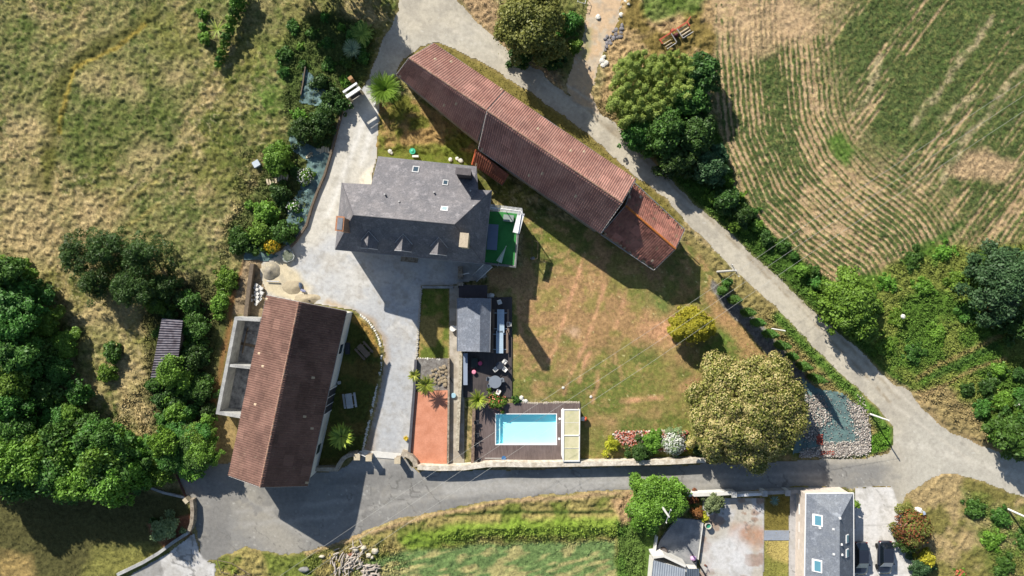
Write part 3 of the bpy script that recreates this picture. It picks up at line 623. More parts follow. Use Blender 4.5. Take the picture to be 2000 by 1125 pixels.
# shrubbery between meadow and driveway
zone=[(565,50),(640,30),(700,60),(715,130),(680,160),(600,130),(560,170),(545,140)]
for x,y in poisson(zone,34,41,26): shrub(x,y,rw.uniform(10,18),rw.uniform(.5,1.2),rw.choice(['broad','fresh','fresh','broad']),'low bush in the wild patch above the garden gate',group='low bushes above the garden gate')
for (x,y,r_,h,k,lab) in ((648,190,20,1.6,'dark','dark round bush left of the white entrance beam'),(668,205,18,1.8,'dark','dark bush just left of the top of the driveway'),(628,160,18,1.2,'dark','dark bush between the membrane and the yucca'),(590,255,30,2.6,'dark','dark leafy bush in the middle of the garden bank'),(632,232,30,2.6,'dark','dark leafy bush beside the driveway timber edge'),(622,262,20,1.8,'dark','lower dark leafy bush above the stepping stones'),(585,225,16,1.6,'fresh','yellow green bush inside the dark bushes'),(544,312,32,3.0,'fresh','big feathery light green bush above the stepping stones'),(596,345,17,1.4,'white','bush with white flowers on the garden bank'),(548,378,24,1.8,'dark','dark bush in the middle of the rock garden'),(520,415,28,1.6,'fresh','light green spreading bush on the left bank'),(572,403,14,1.2,'white','small white flowering plant by the timber edge'),(510,455,28,2.0,'fresh','light green bush above the yellow flowers'),(550,455,26,2.0,'broad','green bush near the bottom of the rock garden'),(531,478,17,1.5,'yellow','bright yellow flowering bush'),(533,412,9,1.0,'yellow','small yellow flowering plant on the left bank'),(470,470,30,1.4,'broad','spreading green bush at the meadow edge'),(430,590,24,1.0,'fresh','low yellow green growth along the orange bank'),(445,545,26,1.2,'fresh','low yellow green bush at the top of the orange bank'),(575,335,14,1.2,'dark','small dark plant between the boulders'),(700,70,26,1.6,'broad','green bush by the top of the drive'),(585,430,8,.5,'fresh','tiny bush on the membrane'),(568,455,14,.9,'dark','small dark bush at the foot of the timber edge')):
    o=shrub(x,y,r_,h,k if k not in('white','yellow') else 'fresh',lab,n=18 if r_<20 else None)
    if k in('white','yellow'): flowers(None,k,int(140*(r_/17)**2) if k=='white' else int(420*(r_/17)**2),.09 if k=='white' else .12,r_/15*.95,h,o,seed=int(x))
fronds(689,97,1.4,'yucca',190,1.35,.035,'silvery spiky yucca beside the top of the driveway','yucca','yucca',droop=.25,up=.75,seed=7)
fronds(707,66,1.6,'bamboo',26,1.7,.32,'pale fern like tree above the silvery yucca','tree fern','tree_fern',seed=8,feather=True,droop=.5)
o=fronds(752,176,2.2,'bright',110,2.3,.4,'feathery bright green tree by the left end of the long barn','tree','feathery_tree',seed=9,feather=True,trunk=.12,droop=.45,up=.7)
# trees just outside the frame that shade the top of the picture
for (x,y,r_,h) in ((560,-70,50,9),(612,-75,55,10),(655,-95,40,9)): tree(x,y,r_,h,'broad','tall leafy tree beyond the top edge that shades the verge',group='trees beyond the top edge',s=.26,cov=1.3)
# centre top
tree(1032,45,80,7.5,'linden','large round dark olive tree beside the dirt path',s=.17,cov=1.9,n=70,lr=.2,zb=.12)
for (x,y,r_,h,k,lab) in ((1110,48,26,1.6,'broad','low bush between the olive tree and the dirt path'),(1125,90,16,.9,'fresh','small bush by the side of the dirt path'),(1080,110,26,1.6,'dark','dark bush in the shade under the olive tree'),(1020,105,30,1.8,'dark','dark bush at the foot of the olive tree')): shrub(x,y,r_,h,k,lab)
# bamboo and trees right of the lane
def plume_lobes(poly,d,seed,h0,h1,r0,r1):
    out=[]
    for x,y in poisson(poly,d,seed): 
        r=random.Random(x*3+y); h=r.uniform(h0,h1); X,Y,_=W(x,y,h); q=r.uniform(r0,r1); out.append((X,Y,h,q*.85,q*.85,q*1.5)); out.append((X*.99,Y,h*.55,q*1.2,q*1.2,q*1.6))
    return out
bpoly=[(1205,125),(1250,100),(1290,110),(1330,95),(1350,110),(1350,160),(1345,190),(1300,215),(1250,240),(1215,235),(1198,190)]
root=empty('bamboo_grove',W(1275,170)); tag(root,'light green bamboo grove with plumed tops below the red farm machine','bamboo')
V,t=leafcloud(plume_lobes(bpoly,13,5,3.6,5.6,.42,.62),.12,2.2,77,elong=.35,up=.6); mesh_np('crown',V,F4(V),FM['bamboo'],root,{'tint':('FLOAT',t)})
m=MB()
for x,y in poisson(bpoly,14,6): X,Y,_=W(x,y); m.tube([(X,Y,0),(X+.1,Y,4.4)],.035,5,.02)
m.build('stem',mat('bamboo_stem',C(120,128,70),.5),root)
for (x,y,r_,h,k,lab) in ((1368,150,44,5.2,'dark','dark dense tree at the right of the bamboo grove'),(1345,200,42,5.8,'broad','leafy tree at the lower right of the bamboo grove'),(1300,255,48,6.2,'broad','leafy tree directly below the bamboo grove'),(1248,262,34,4.4,'broad','leafy tree at the lower left of the bamboo grove'),(1360,262,44,5.6,'dark','dark leafy tree left of the ploughed field corner'),(1320,312,36,4.6,'dark','dark tree at the lane side below the bamboo'),(1385,330,34,4.2,'deep','blue green tree by the field corner'),(1420,390,26,3.0,'dark','dark bush like tree at the narrow part of the hedge bank'),(1400,300,24,3.0,'deep','small blue green tree at the edge of the crop rows'),(1450,420,22,2.4,'dark','dark low tree on the hedge bank above the lane'),
    (1658,594,62,5.6,'fresh','bright green round tree beside the lane'),(1965,545,70,6.5,'deep','large blue green tree at the right edge below the field'),(1995,635,36,4.5,'dark','dark tree at the right edge below the large tree'),(1985,855,42,5.6,'broad','leafy tree behind the leaning wooden pole'),(2040,820,50,6,'dark','dark tree beyond the right edge near the wooden pole')):
    tree(x,y,r_,h,k,lab,s=.17,cov=1.6,n=int(50+r_),lr=.2,rag=.6,zb=.12)
for nm,poly,d,h0,h1,ks,lab in (('a',[(1405,330),(1450,385),(1500,445),(1570,508),(1640,560),(1630,575),(1550,528),(1480,465),(1420,430),(1385,380)],24,.7,1.6,['broad','broad','dark','fresh'],'low bush in the hedge bank between the lane and the crop field'),
    ('b',[(1700,570),(1745,520),(1800,490),(1870,490),(1920,560),(1900,620),(1860,680),(1800,720),(1745,700),(1705,650)],52,.3,.8,['broad','fresh','fresh'],'bush in the overgrown patch right of the bright round tree'),
    ('c',[(1880,760),(1950,720),(2040,740),(2050,900),(1970,870),(1900,810)],38,.5,1.4,['broad','fresh','dark'],'low bush in the rough ground at the right edge'),
    ('d',[(1900,985),(1960,1010),(2030,1060),(2030,1140),(1950,1130),(1905,1060)],50,.3,.7,['fresh','broad'],'low bush in the lower right meadow'),
    ):
    for x,y in poisson(poly,d,hash_:=sum(map(ord,nm))+9,60):
        shrub(x,y,min(22,rw.uniform(.4,.75)*d),rw.uniform(h0,h1),rw.choice(ks),lab,group=lab.replace('bush','bushes').replace('clump','clumps'),s=.12)
# garden specimens
root=tree(1352,635,44,4.2,'gold','round golden green topiary tree alone on the lawn',s=.10,cov=3.2,n=230,lr=.13,rag=.08,zb=.03,name='topiary_tree')
big=tree(1464,804,126,8.2,'linden','very large tree covered in cream blossom beside the road',s=.16,cov=1.9,n=260,lr=.12,rag=.3,zb=.1,name='blossoming_tree')
zc=8.2*.62; Rb=126*(1-zc/H)/PPM
rb=np.random.default_rng(8); lbs=crown_lobes(Rb,8.2*.9,.82,260,int(1464*7+804),.12,.3); L=np.array(lbs)[1:]; nn=40000; ii=rb.integers(0,len(L),nn); d=rb.normal(size=(nn,3)); d/=np.linalg.norm(d,axis=1)[:,None]; d[:,2]=np.abs(d[:,2])*.9+.05
p=L[ii,:3]+d*L[ii,3:6]*1.16; cr=[]
for k in range(2):
    t=np.cross(d,rb.normal(size=(nn,3))); t/=np.linalg.norm(t,axis=1)[:,None]; b=np.cross(d,t); ss=rb.uniform(.05,.095,nn)[:,None]; q=d*.0
    cr.append(np.stack([p+t*ss,p+b*ss+d*ss*.5,p-t*ss,p-b*ss+d*ss*.5],1).reshape(-1,3))
V=np.concatenate(cr); mesh_np('blossom',V,F4(V),FM['cream'],big,{'tint':('FLOAT',np.repeat(rb.uniform(0,1,2*nn),4))},local=True)
# columns along the mulch bed
for i,(bx,by,tx,ty) in enumerate([(1403,567,1421,565),(1422,585,1455,588),(1447,609,1479,609),(1466,628,1497,632),(1489,650,1521,655),(1512,672,1546,676),(1536,694,1562,699),(1556,712,1583,720),(1578,735,1613,742),(1412,552,1432,556)]):
    h=(3.0,5.0,5.0,4.8,5.0,5.0,3.4,4.4,5.0,3.2)[i]; x,y,_=W(bx+2,by); r_=.55
    lb=[(0,0,h*q,r_*math.sin(math.pi*(.16+.8*q)),r_*math.sin(math.pi*(.16+.8*q)),h*.1) for q in np.linspace(.06,.95,12)]
    V,t=leafcloud(lb,.09,2.0,500+i,zmin=-1); t=np.clip(t+.25,0,1); ord_=['topmost','second','third','fourth','fifth','sixth','seventh','eighth','last','small extra']
    o=mesh_np('columnar_cypress',V,F4(V),FM['broad'],None,{'tint':('FLOAT',t*.8)}); o.location=(x,y,0); tag(o,'%s narrow columnar cypress down the row on the mulch bed'%ord_[i] if i<9 else 'small columnar cypress at the upper end beside the mulch bed','cypress','columnar cypresses along the mulch bed')
for (x,y,r_,h,k,lab) in ((1196,869,17,1.8,'gold','round golden bush at the left end of the border by the road wall'),(1250,883,24,2.2,'dark','dark green bush hanging over the road wall'),(1276,862,22,1.6,'fresh','light green bush between dark bush and white blossoms'),(1316,866,25,2.2,'white','bush covered in white blossom by the road wall'),(1347,868,13,1.8,'gold','golden bush right of the white blossom bush'),(1372,872,24,1.8,'dark','dark bush tucked under the large blossoming tree'),(1290,985,0,0,'','' )):
    if not r_: continue
    o=shrub(x,y,r_,h,k if k!='white' else 'pale',lab,s=.1)
    if k=='white': flowers(None,'white',900,.085,r_/15*.92,h*.95,o,seed=3)
tree(1278,985,50,4.4,'fresh','large vivid green bush around the pole at the concrete terrace',cat='bush',name='large_bush',s=.12,cov=2.0,n=70,lr=.26,zb=.04,seed=5)
tree(1313,980,36,4.0,'fresh','smaller vivid green bush right of the pole',cat='bush',name='large_bush',s=.12,cov=2.0,n=50,lr=.26,zb=.04,seed=6)
for (x,y,r_,h,k,lab) in ((1393,983,24,2.4,'pale','grey green bush inside the white wall'),(1362,1002,14,1.4,'red','rusty brown bush between the green bushes'),(1352,972,14,1.4,'red','small brown bush by the end of the white wall'),(1377,1012,10,1.2,'gold','small yellow green bush above the terrace corner'),(1672,985,9,1.6,'fresh','narrow green bush against the slate house wall'),(1782,1032,36,3.0,'linden','green and rust coloured round bush beside the parked cars'),(1770,1062,22,2.0,'dark','dark bush below the rust coloured bush'),(1808,1088,19,1.8,'gold','yellow green bush below the rust coloured bush'),(1798,1108,24,1.4,'deep','blue green low bush beside the pale parking area'),(1876,1120,10,.6,'pink','orange red plant in the lower right meadow'),(970,784,20,1.0,'fresh','flowering bush on the border of the dark deck'),(1008,781,10,.6,'broad','small green bush at the corner of the pool deck')):
    o=shrub(x,y,r_,h,k if k!='pink' else 'fresh',lab,s=.11)
    if x==1782: flowers(None,'red',900,.12,r_/15*1.0,h,o,seed=44)
    if k=='pink' or x==970: flowers(None,'pink',70,.1,r_/15,h,o,seed=int(x))
fronds(1512,977,.4,'blue',30,.75,.07,'blue agave in the shaded plot behind the wall','agave','agave',seed=3,droop=.2)
fronds(667,852,2.0,'palm',170,1.75,.17,'bushy yellow green palm by the curved entrance wall','palm','palm_tree',seed=12,trunk=.16,droop=.55,up=.6)
fronds(809,733,1.8,'palm',26,.95,.10,'small left palm leaning over the driveway','palm','palm_tree',seed=13,trunk=.08)
fronds(832,752,1.9,'palm',40,1.35,.22,'larger palm above the terracotta terrace','palm','palm_tree',seed=14,trunk=.1,feather=True)
fronds(934,780,1.0,'palm',90,1.5,.07,'bright green bamboo like plant at the deck corner','plant','bamboo_plant',seed=15,up=1.1,droop=.3)
fronds(793,856,.3,'yellow',24,.4,.06,'yellow flowers beside the gate pillar','flowers','yellow_flowers',seed=16)
fronds(455,1112,.4,'palm',30,.8,.05,'bright green plant inside the rusty frame','plant','leafy_plant',seed=19)

ORD=['first','second','third','fourth','fifth','sixth','seventh','eighth','ninth','tenth','eleventh','twelfth','thirteenth','fourteenth','fifteenth']
NOUN={'leaf_mid_green':'mid green','leaf_fresh_green':'fresh green','leaf_dark_green':'dark green','leaf_blue_green':'blue green'}
def relabel(group,noun,place,rows):
    L=[o for o in scene.objects if o.get('group')==group and o.parent is None]
    L.sort(key=lambda o:-o.location.y); n=len(L); k=math.ceil(n/rows)
    for r_ in range(rows):
        R2_=sorted(L[r_*k:(r_+1)*k],key=lambda o:o.location.x)
        for i,o in enumerate(R2_):
            m_=o if o.type=='MESH' else [q for q in o.children if q.name.startswith('crown')][0]
            row=', '+(ORD[r_] if r_<rows-1 else 'bottom')+' row of'
            o['label']='%s %s, %s from left%s %s'%(NOUN.get(m_.data.materials[0].name,'leafy'),noun,ORD[i],row,place)
relabel('trees of the dense wood on the left edge','tree','the left wood',6)
relabel('scrub around the corrugated shed','bush','the scrub around the shed',4)
relabel('low bushes above the garden gate','bush','the wild patch by the yucca',4)
for g_,n_,p_,r_ in (('low bushes in the hedge bank between the lane and the crop field','bush','the hedge bank under the field',4),('bushes in the overgrown patch right of the bright round tree','bush','the overgrown patch below the field',5),('low bushes in the rough ground at the right edge','bush','the rough ground at right',4),('low bushes in the lower right meadow','bush','the lower right meadow',4),('low green weeds along the lane verge','weed clump','the lane verge',6),('dark conifers in the meadow','conifer','the dark meadow clump',2),('tall hedge clumps in the upper left meadow','hedge clump','the tall narrow hedge',11)): relabel(g_,n_,p_,r_)
for o in [o for o in scene.objects if o.get('group')=='trees beyond the top edge']: pass
# ================================================================ BUILDINGS
def tilemat(name,base,dark,light,moss=None,var=.5):
    m,nt,b=new_mat(name)
    uv=nd(nt,'ShaderNodeUVMap').outputs[0]
    fl=nd(nt,'ShaderNodeVectorMath',operation='FLOOR'); nt.links.new(uv,fl.inputs[0])
    wn=nd(nt,'ShaderNodeTexWhiteNoise',noise_dimensions='2D'); nt.links.new(fl.outputs[0],wn.inputs['Vector'])
    tc=nd(nt,'ShaderNodeTexCoord').outputs['Object']; n1=noise(nt,.45,4,.65,tc); n2=noise(nt,7,3,.6,tc)
    c=mixc(nt,maprange(nt,wn.outputs['Value'],0,1,0,var),base,dark)
    c=mixc(nt,maprange(nt,n1.outputs[0],.42,.62,0,.55),c,light)
    c=mixc(nt,maprange(nt,n2.outputs[0],.45,.75,0,.35),c,dark)
    if moss:
        n3=noise(nt,1.3,4,.7,tc); c=mixc(nt,maprange(nt,n3.outputs[0],.58,.68,0,.8),c,moss)
    n4=noise(nt,.16,4,.7,tc); c=mixc(nt,1.0,c,mixc(nt,maprange(nt,n4.outputs[0],.35,.65,0,1),(.80,.78,.78),(1.16,1.15,1.13)),'MULTIPLY'); n5=noise(nt,2.6,5,.75,tc); c=mixc(nt,maprange(nt,n5.outputs[0],.6,.72,0,.5),c,C(170,158,136))
    sc=nd(nt,'ShaderNodeVectorMath',operation='MULTIPLY'); sc.inputs[1].default_value=(.22,.34,1); nt.links.new(uv,sc.inputs[0]); f3=nd(nt,'ShaderNodeVectorMath',operation='FLOOR'); nt.links.new(sc.outputs[0],f3.inputs[0]); w3=nd(nt,'ShaderNodeTexWhiteNoise',noise_dimensions='2D'); nt.links.new(f3.outputs[0],w3.inputs['Vector']); c=mixc(nt,maprange(nt,w3.outputs['Value'],.95,.955,0,.45),c,tuple(min(1,q*1.5) for q in base)); c=mixc(nt,maprange(nt,w3.outputs['Value'],.05,.045,0,.4),c,dark)
    g_=nd(nt,'ShaderNodeMath',operation='GREATER_THAN'); nt.links.new(wn.outputs['Value'],g_.inputs[0]); g_.inputs[1].default_value=.997
    c=mixc(nt,g_.outputs[0],c,C(196,176,150))
    nt.links.new(c,b.inputs['Base Color']); b.inputs['Roughness'].default_value=.85; b.inputs['Specular IOR Level'].default_value=.2
    bump(nt,b,n2.outputs[0],.3,.02); return m
T_PINK=tilemat('clay_tiles_pink',C(172,128,116),C(122,88,82),C(188,148,136))
T_BRWN=tilemat('clay_tiles_brown',C(122,94,84),C(84,62,56),C(140,108,98))
T_OLD=tilemat('clay_tiles_old',C(166,112,98),C(104,70,62),C(182,130,114),moss=C(120,104,84),var=.9)
T_RED=tilemat('clay_tiles_red',C(150,92,72),C(110,64,52),C(168,110,88))
WALLM=mat('render_white',C(222,220,212),.85,.12,1.2); STONE=mat('stone_wall',C(176,164,146),.9,.4,2.5,C(120,108,94),.7,6)
CREAM=mat('render_cream',C(204,190,162),.85,.2,1.2); CONCM=mat('raw_concrete',C(188,188,184),.9,.25,.9,C(150,150,148),.4,8)
DARKC=mat('dark_capstone',C(92,92,98),.8,.25,2); WOODG=mat('grey_timber',C(122,108,92),.85,.35,3,bmp=.5); ZINC=mat('zinc_gutter',C(150,152,156),.45,.15,2,metal=.4)
GLASS=mat('window_glass',C(50,70,80),.08,.1,1,bmp=0,spec=.8); WHITEP=mat('white_paint',C(236,236,234),.5,.05,2,bmp=.05); DGREY=mat('dark_grey_paint',C(58,60,66),.6,.15,2,bmp=.1)
BLACK=mat('black_shade',C(24,24,26),.6,.2,3)
def slate(name,col,c2,brick=1):
    m,nt,b=new_mat(name); uv=nd(nt,'ShaderNodeTexCoord').outputs['Object']; n1=noise(nt,.5,5,.7,uv); n2=noise(nt,5,4,.7,uv); n3=noise(nt,22,2,.6,uv)
    c=mixc(nt,maprange(nt,n1.outputs[0],.4,.62,0,1),col,c2); c=mixc(nt,1.0,c,mixc(nt,maprange(nt,n2.outputs[0],.3,.7,0,1),(.78,)*3,(1.24,)*3),'MULTIPLY'); c=mixc(nt,1.0,c,mixc(nt,maprange(nt,n3.outputs[0],.3,.7,0,1),(.74,)*3,(1.26,)*3),'MULTIPLY'); n6=noise(nt,1.4,6,.8,uv); c=mixc(nt,maprange(nt,n6.outputs[0],.52,.66,0,.6),c,tuple(q*1.9 for q in c2))
    nt.links.new(c,b.inputs['Base Color']); b.inputs['Roughness'].default_value=.75; b.inputs['Specular IOR Level'].default_value=.25; bump(nt,b,n3.outputs[0],.4,.02); return m
SLATE=slate('weathered_slate',C(104,103,107),C(121,118,120)); SLATE2=slate('blue_slate',C(110,116,126),C(122,127,134)); SLATE3=slate('shed_slate',C(118,124,134),C(128,132,140))
def v3(p): return np.array(p,float)
def tiled(name,a,b,c,d,mt,parent,tw=.28,th=.40,ah=.07,av=.08,thick=.12,jag=0,seed=1):
    """a,b eave ends, c,d ridge ends (b-c one verge, a-d the other)"""
    a,b,c,d=map(v3,(a,b,c,d)); Lu=np.linalg.norm(b-a); Lv=np.linalg.norm(((d-a)+(c-b))/2); nu=max(1,round(Lu/tw)); nv=max(1,round(Lv/th))
    u=np.linspace(0,nu,nu*4+1); vv=np.concatenate([[k+.0,k+.94] for k in range(nv)]+[[nv-1e-3]]); 
    U,Vv=np.meshgrid(u,vv); s=U/nu; t=Vv/nv
    P=(a*(1-s)[...,None]+b*s[...,None])*(1-t)[...,None]+(d*(1-s)[...,None]+c*s[...,None])*t[...,None]
    n=np.cross(b-a,d-a); n/=np.linalg.norm(n); n=n if n[2]>0 else -n
    rr=np.random.default_rng(seed); row=np.floor(np.minimum(Vv,nv-1e-3)).astype(int); cl=np.floor(np.minimum(U,nu-1e-3)).astype(int)
    jt=rr.uniform(-.012,.012,(nv+1,nu+1))[row,cl]
    sag=(fbm(U*2,Vv*2,30,seed,2)-.5)*.20
    off=ah*(.5-.5*np.cos(2*np.pi*U))+av*(1-np.mod(np.minimum(Vv,nv-1e-3),1))+jt+sag*min(1,Lu/8)
    if jag: 
        e=rr.uniform(0,jag,nu+1)[cl]; P=P+((d-a)/Lv)[None,None]*(e*(Vv<1))[...,None]
    P=P+n*off[...,None]; h_,w_=U.shape
    top=P.reshape(-1,3); bot=(P-n*thick-n*off[...,None]).reshape(-1,3); f=gridfaces(h_,w_)
    m=h_*w_; idx=np.arange(m).reshape(h_,w_); ring=np.concatenate([idx[0,:],idx[1:,-1],idx[-1,-2::-1],idx[-2:0:-1,0]]); r2=np.roll(ring,-1)
    side=np.stack([ring,r2,r2+m,ring+m],-1)
    F=np.concatenate([f,side]); V=np.concatenate([top,bot]); uvs=np.concatenate([np.stack([U,Vv],-1).reshape(-1,2)]*2)
    return mesh_np(name,V,np.concatenate([F,f[:,::-1]+m]),mt,parent,uv=uvs)
def walls(poly_px,he,inset=.25,top=None):
    """wall prism below eaves given by picture points at height he"""
    P=[W2(x,y,he) for x,y in poly_px]; cx=sum(p[0] for p in P)/len(P); cy=sum(p[1] for p in P)/len(P)
    out=[]
    for x,y in P:
        L=math.hypot(cx-x,cy-y); out.append((x+(cx-x)/L*inset*1.35,y+(cy-y)/L*inset*1.35))
    return out
def gable_building(name,label,cat,eL0,eL1,r0,r1,eR0,eR1,he,hr,mt,wm,he2=None,inset=.35,jag=0,ahv=(.085,.10)):
    """eL*: left eave ends, r*: ridge ends, eR*: right eave ends (index 0 same gable)"""
    he2=he2 or he; base=W(*r0,0); root=empty(name,((base[0]),(base[1]),0)); tag(root,label,cat)
    A0,A1=W(*eL0,he),W(*eL1,he); B0,B1=W(*eR0,he2),W(*eR1,he2); R0_,R1_=W(*r0,hr),W(*r1,hr)
    tiled('roof',A0,A1,R1_,R0_,mt,root,ah=ahv[0],av=ahv[1],jag=jag,seed=3); tiled('roof',B1,B0,R0_,R1_,mt,root,ah=ahv[0],av=ahv[1],jag=jag,seed=4)
    m=MB(); d=Vector(R1_)-Vector(R0_); k=int(d.length/.42); rd=random.Random(5)
    for i in range(k):
        p=Vector(R0_)+d*(i/k); q=Vector(R0_)+d*((i+1.08)/k); m.tube([p+Vector((0,0,.05+rd.uniform(0,.02))),q+Vector((0,0,.02))],.12+rd.uniform(0,.02),8,.10)
    m.build('ridge_tiles',mat('ridge_clay',C(188,158,136),.9,.5,4,C(140,96,80)),root)
    # walls incl. gables
    def ins(p,q,k_): p=Vector(p);q=Vector(q); return p+(q-p).normalized()*k_
    C0,C1,D0,D1=[Vector(v) for v in (A0,A1,B0,B1)]
    axis=(Vector(R1_)-Vector(R0_)); axis.z=0; axis.normalize(); cr=(D0-C0); cr.z=0; cr.normalize()
    a0=C0+axis*inset+cr*inset; b0=D0+axis*inset-cr*inset; a1=C1-axis*inset+cr*inset; b1=D1-axis*inset-cr*inset; g0=Vector(R0_)+axis*inset; g1=Vector(R1_)-axis*inset
    dz=.18; sl_=lambda e,r_: inset*(hr-he)/max(.5,(Vector(e)-Vector(r_)).to_2d().length)
    vs=[(a0.x,a0.y,-.1),(b0.x,b0.y,-.1),(b1.x,b1.y,-.1),(a1.x,a1.y,-.1),(a0.x,a0.y,he-dz+sl_(A0,R0_)*.9),(b0.x,b0.y,he2-dz+sl_(B0,R0_)*.9),(b1.x,b1.y,he2-dz+sl_(B0,R0_)*.9),(a1.x,a1.y,he-dz+sl_(A0,R0_)*.9),(g0.x,g0.y,hr-dz),(g1.x,g1.y,hr-dz)]
    fs=[(0,3,7,4),(1,5,6,2),(0,4,8,5,1),(3,2,6,9,7),(4,7,9,8),(5,8,9,6),(0,1,2,3)]
    MB().add(vs,fs).build('wall',wm,root)
    g=MB()
    for P0,P1,s in ((A0,A1,-1),(B0,B1,1)):
        P0=Vector(P0)+cr*s*.05-Vector((0,0,.1)); P1=Vector(P1)+cr*s*.05-Vector((0,0,.1)); g.tube([P0,P1],.065,6)
    g.build('gutter',ZINC,root)
    for E0,Rr in ((A0,R0_),(B0,R0_),(A1,R1_),(B1,R1_)):
        s=-1 if Rr is R0_ else 1; off=axis*s*.04+Vector((0,0,.03)); MB().tube([Vector(E0)+off,Vector(Rr)+off],.05,4).build('verge_trim',mat('verge_metal',C(176,170,166),.6,.2,3),root)
    return root
# long barn: two roofs in line
b1=gable_building('long_barn','upper section of the long pink tiled barn beside the lane','barn',(775,146),(933,274),(799,114),(951,216),(847,85),(985,178),5.0,7.5,T_PINK,STONE)
b2=gable_building('long_barn','long main section of the pink tiled barn ending in front of the old red roof','barn',(935,291),(1173,455),(952,217),(1215,396),(986,179),(1241,351),5.0,7.6,T_PINK,STONE)
# the barn at the bottom left
b3=gable_building('brown_roof_barn','large brown tiled barn with white walls in the lower left by the road','barn',(521,577),(447,929),(584,590),(508,951),(676,608),(600,949),5.2,8.3,T_BRWN,WALLM)
m=MB(); p0=Vector(W(661,700,2.6)); p1=Vector(W(628,905,2.6))
dirn=(Vector(W(600,949,5.2))-Vector(W(676,608,5.2))); dirn.z=0; dirn.normalize(); nr=Vector((-dirn.y,dirn.x,0)); nr=nr if nr.x>0 else -nr
base=Vector(W(676,608,5.2)); 
def onwall(s,z,o=.0): q=base+dirn*s-nr*.35; return (q.x+nr.x*o,q.y+nr.y*o,z)
def wallquad(s0,s1,z0,z1,o,t=.06):
    m=MB(); vs=[onwall(s0,z0,o-t),onwall(s1,z0,o-t),onwall(s1,z1,o-t),onwall(s0,z1,o-t),onwall(s0,z0,o),onwall(s1,z0,o),onwall(s1,z1,o),onwall(s0,z1,o)]
    return m.add(vs,[(0,3,2,1),(4,5,6,7),(0,1,5,4),(1,2,6,5),(2,3,7,6),(3,0,4,7)])
dr=wallquad(10.2,13.4,0,3.6,.07).build('door',DGREY,b3)
fr=MB()
for s0,s1,z0,z1 in ((10.1,10.25,0,3.7),(13.35,13.5,0,3.7),(10.1,13.5,3.6,3.75),(11.2,11.26,0,3.6),(12.3,12.36,0,3.6)): wq=wallquad(s0,s1,z0,z1,.12); fr.add(wq.v,wq.f)
fr.build('door_frame',WHITEP,dr)
for s in (4.5,17.5): 
    wn_=wallquad(s,s+1.2,1.4,2.7,.05).build('window',GLASS,b3)
# lean-to between house and barn
lt=empty('lean_to',W(955,330)); tag(lt,'small red tiled lean-to roof between the slate house and the long barn','lean-to')
tiled('roof',W(924,322,2.7),W(981,361,2.7),W(994,341,3.5),W(930,292,3.5),T_RED,lt); MB().prism([W2(930,320,2.7),W2(980,357,2.7),W2(990,342,2.7),W2(932,296,2.7)],0,2.5).build('wall',STONE,lt)
m=MB(); m.tube([W(922,322,2.8),W(928,300,3.2),W(930,292,3.6)],.12,6); m.build('verge_tiles',mat('orange_clay',C(206,104,66),.9,.3,4),lt)
# old red roof annexe
b4=gable_building('old_barn','old barn with a ragged red tile roof at the end of the long barn','barn',(1174,457),(1277,527),(1222,402),(1319,486),(1238,356),(1337,448),3.3,4.9,T_OLD,STONE,jag=.35,ahv=(.05,.05),inset=.45)
rd=random.Random(4); m=MB(); A=Vector(W(1222,402,4.95)); B=Vector(W(1319,486,4.95))
for i in range(26):
    p=A.lerp(B,i/26); q=A.lerp(B,(i+1.1)/26); m.tube([p+Vector((0,0,.12)),q+Vector((0,0,.09))],.15,7,.12)
m.build('ridge_lichen',mat('orange_lichen',C(214,128,52),.9,.5,5,C(160,100,60)),b4)
vs=[W(1319,486,4.85),W(1337,448,3.25),W(1340,462,3.2),W(1327,474,3.9),W(1328,488,4.3)]
# --- farmhouse
ROOT=empty('farmhouse',W(800,420)); tag(ROOT,'large slate roofed farmhouse with three small dormers','house'); hs=ROOT
he,hr=5.8,10.0
A=W(655,487,he);B=W(944,515,he);Cc=W(960,372,he);D=W(668,357,he); R1=W(690,420,hr);R2=W(888,438,hr)
def lerp(p,q,t): return tuple(p[i]+(q[i]-p[i])*t for i in range(3))
# wing meets main rear slope where its height is 7.2
t=(7.2-he)/(hr-he); Wg0=W(738,306,4.5); Wg1=W(931,326,4.5)
def rear(px,py): 
    return None
E0=lerp(D,Cc,(725-668)/(960-668)); E1=lerp(D,Cc,(934-668)/(960-668))      # on the rear eave
up=lambda e,s: lerp(e,lerp(R1,R2,s),t)
K0=up(E0,.12); K1=up(E1,1.0); K1=lerp(E1,R2,t)
vs=[A,B,Cc,D,R1,R2,E0,E1,K0,K1,Wg0,Wg1]
fs=[(0,1,5,4),(1,2,5),(3,0,4),(3,6,8,4),(8,9,5,4),(7,2,5,9),(10,8,9,11),(10,6,8),(11,9,7)]
MB().shell(vs,fs,.16).build('roof',SLATE,hs)
m=MB(); g=.35
wp=[W2(662,483,he),W2(938,510,he),W2(953,377,he),W2(932,373,he),W2(926,330,4.5),W2(742,311,4.5),W2(728,366,he),W2(673,361,he)]
m.prism(wp,-.1,4.4); m.prism([W2(662,483,he),W2(938,510,he),W2(953,377,he),W2(673,361,he)],4.4,he-.2); m.build('wall',CREAM,hs)
m=MB(); o=Vector((0,0,-.08))
for p,q in ((A,B),(B,Cc),(A,D),(Wg0,Wg1)): m.tube([Vector(p)+o,Vector(q)+o],.075,6)
m.build('gutter',ZINC,hs)
m=MB()
for p,q in ((R1,R2),(A,R1),(D,R1),(B,R2),(Cc,R2)): m.tube([Vector(p)+Vector((0,0,.02)),Vector(q)+Vector((0,0,.02))],.06,5)
m.build('ridge_cap',mat('ridge_zinc',C(104,102,106),.7,.2,3),hs)
hx=(Vector(B)-Vector(A)).normalized(); hx.z=0; hx.normalize(); hy=Vector((-hx.y,hx.x,0)); ang=math.atan2(hx.y,hx.x)
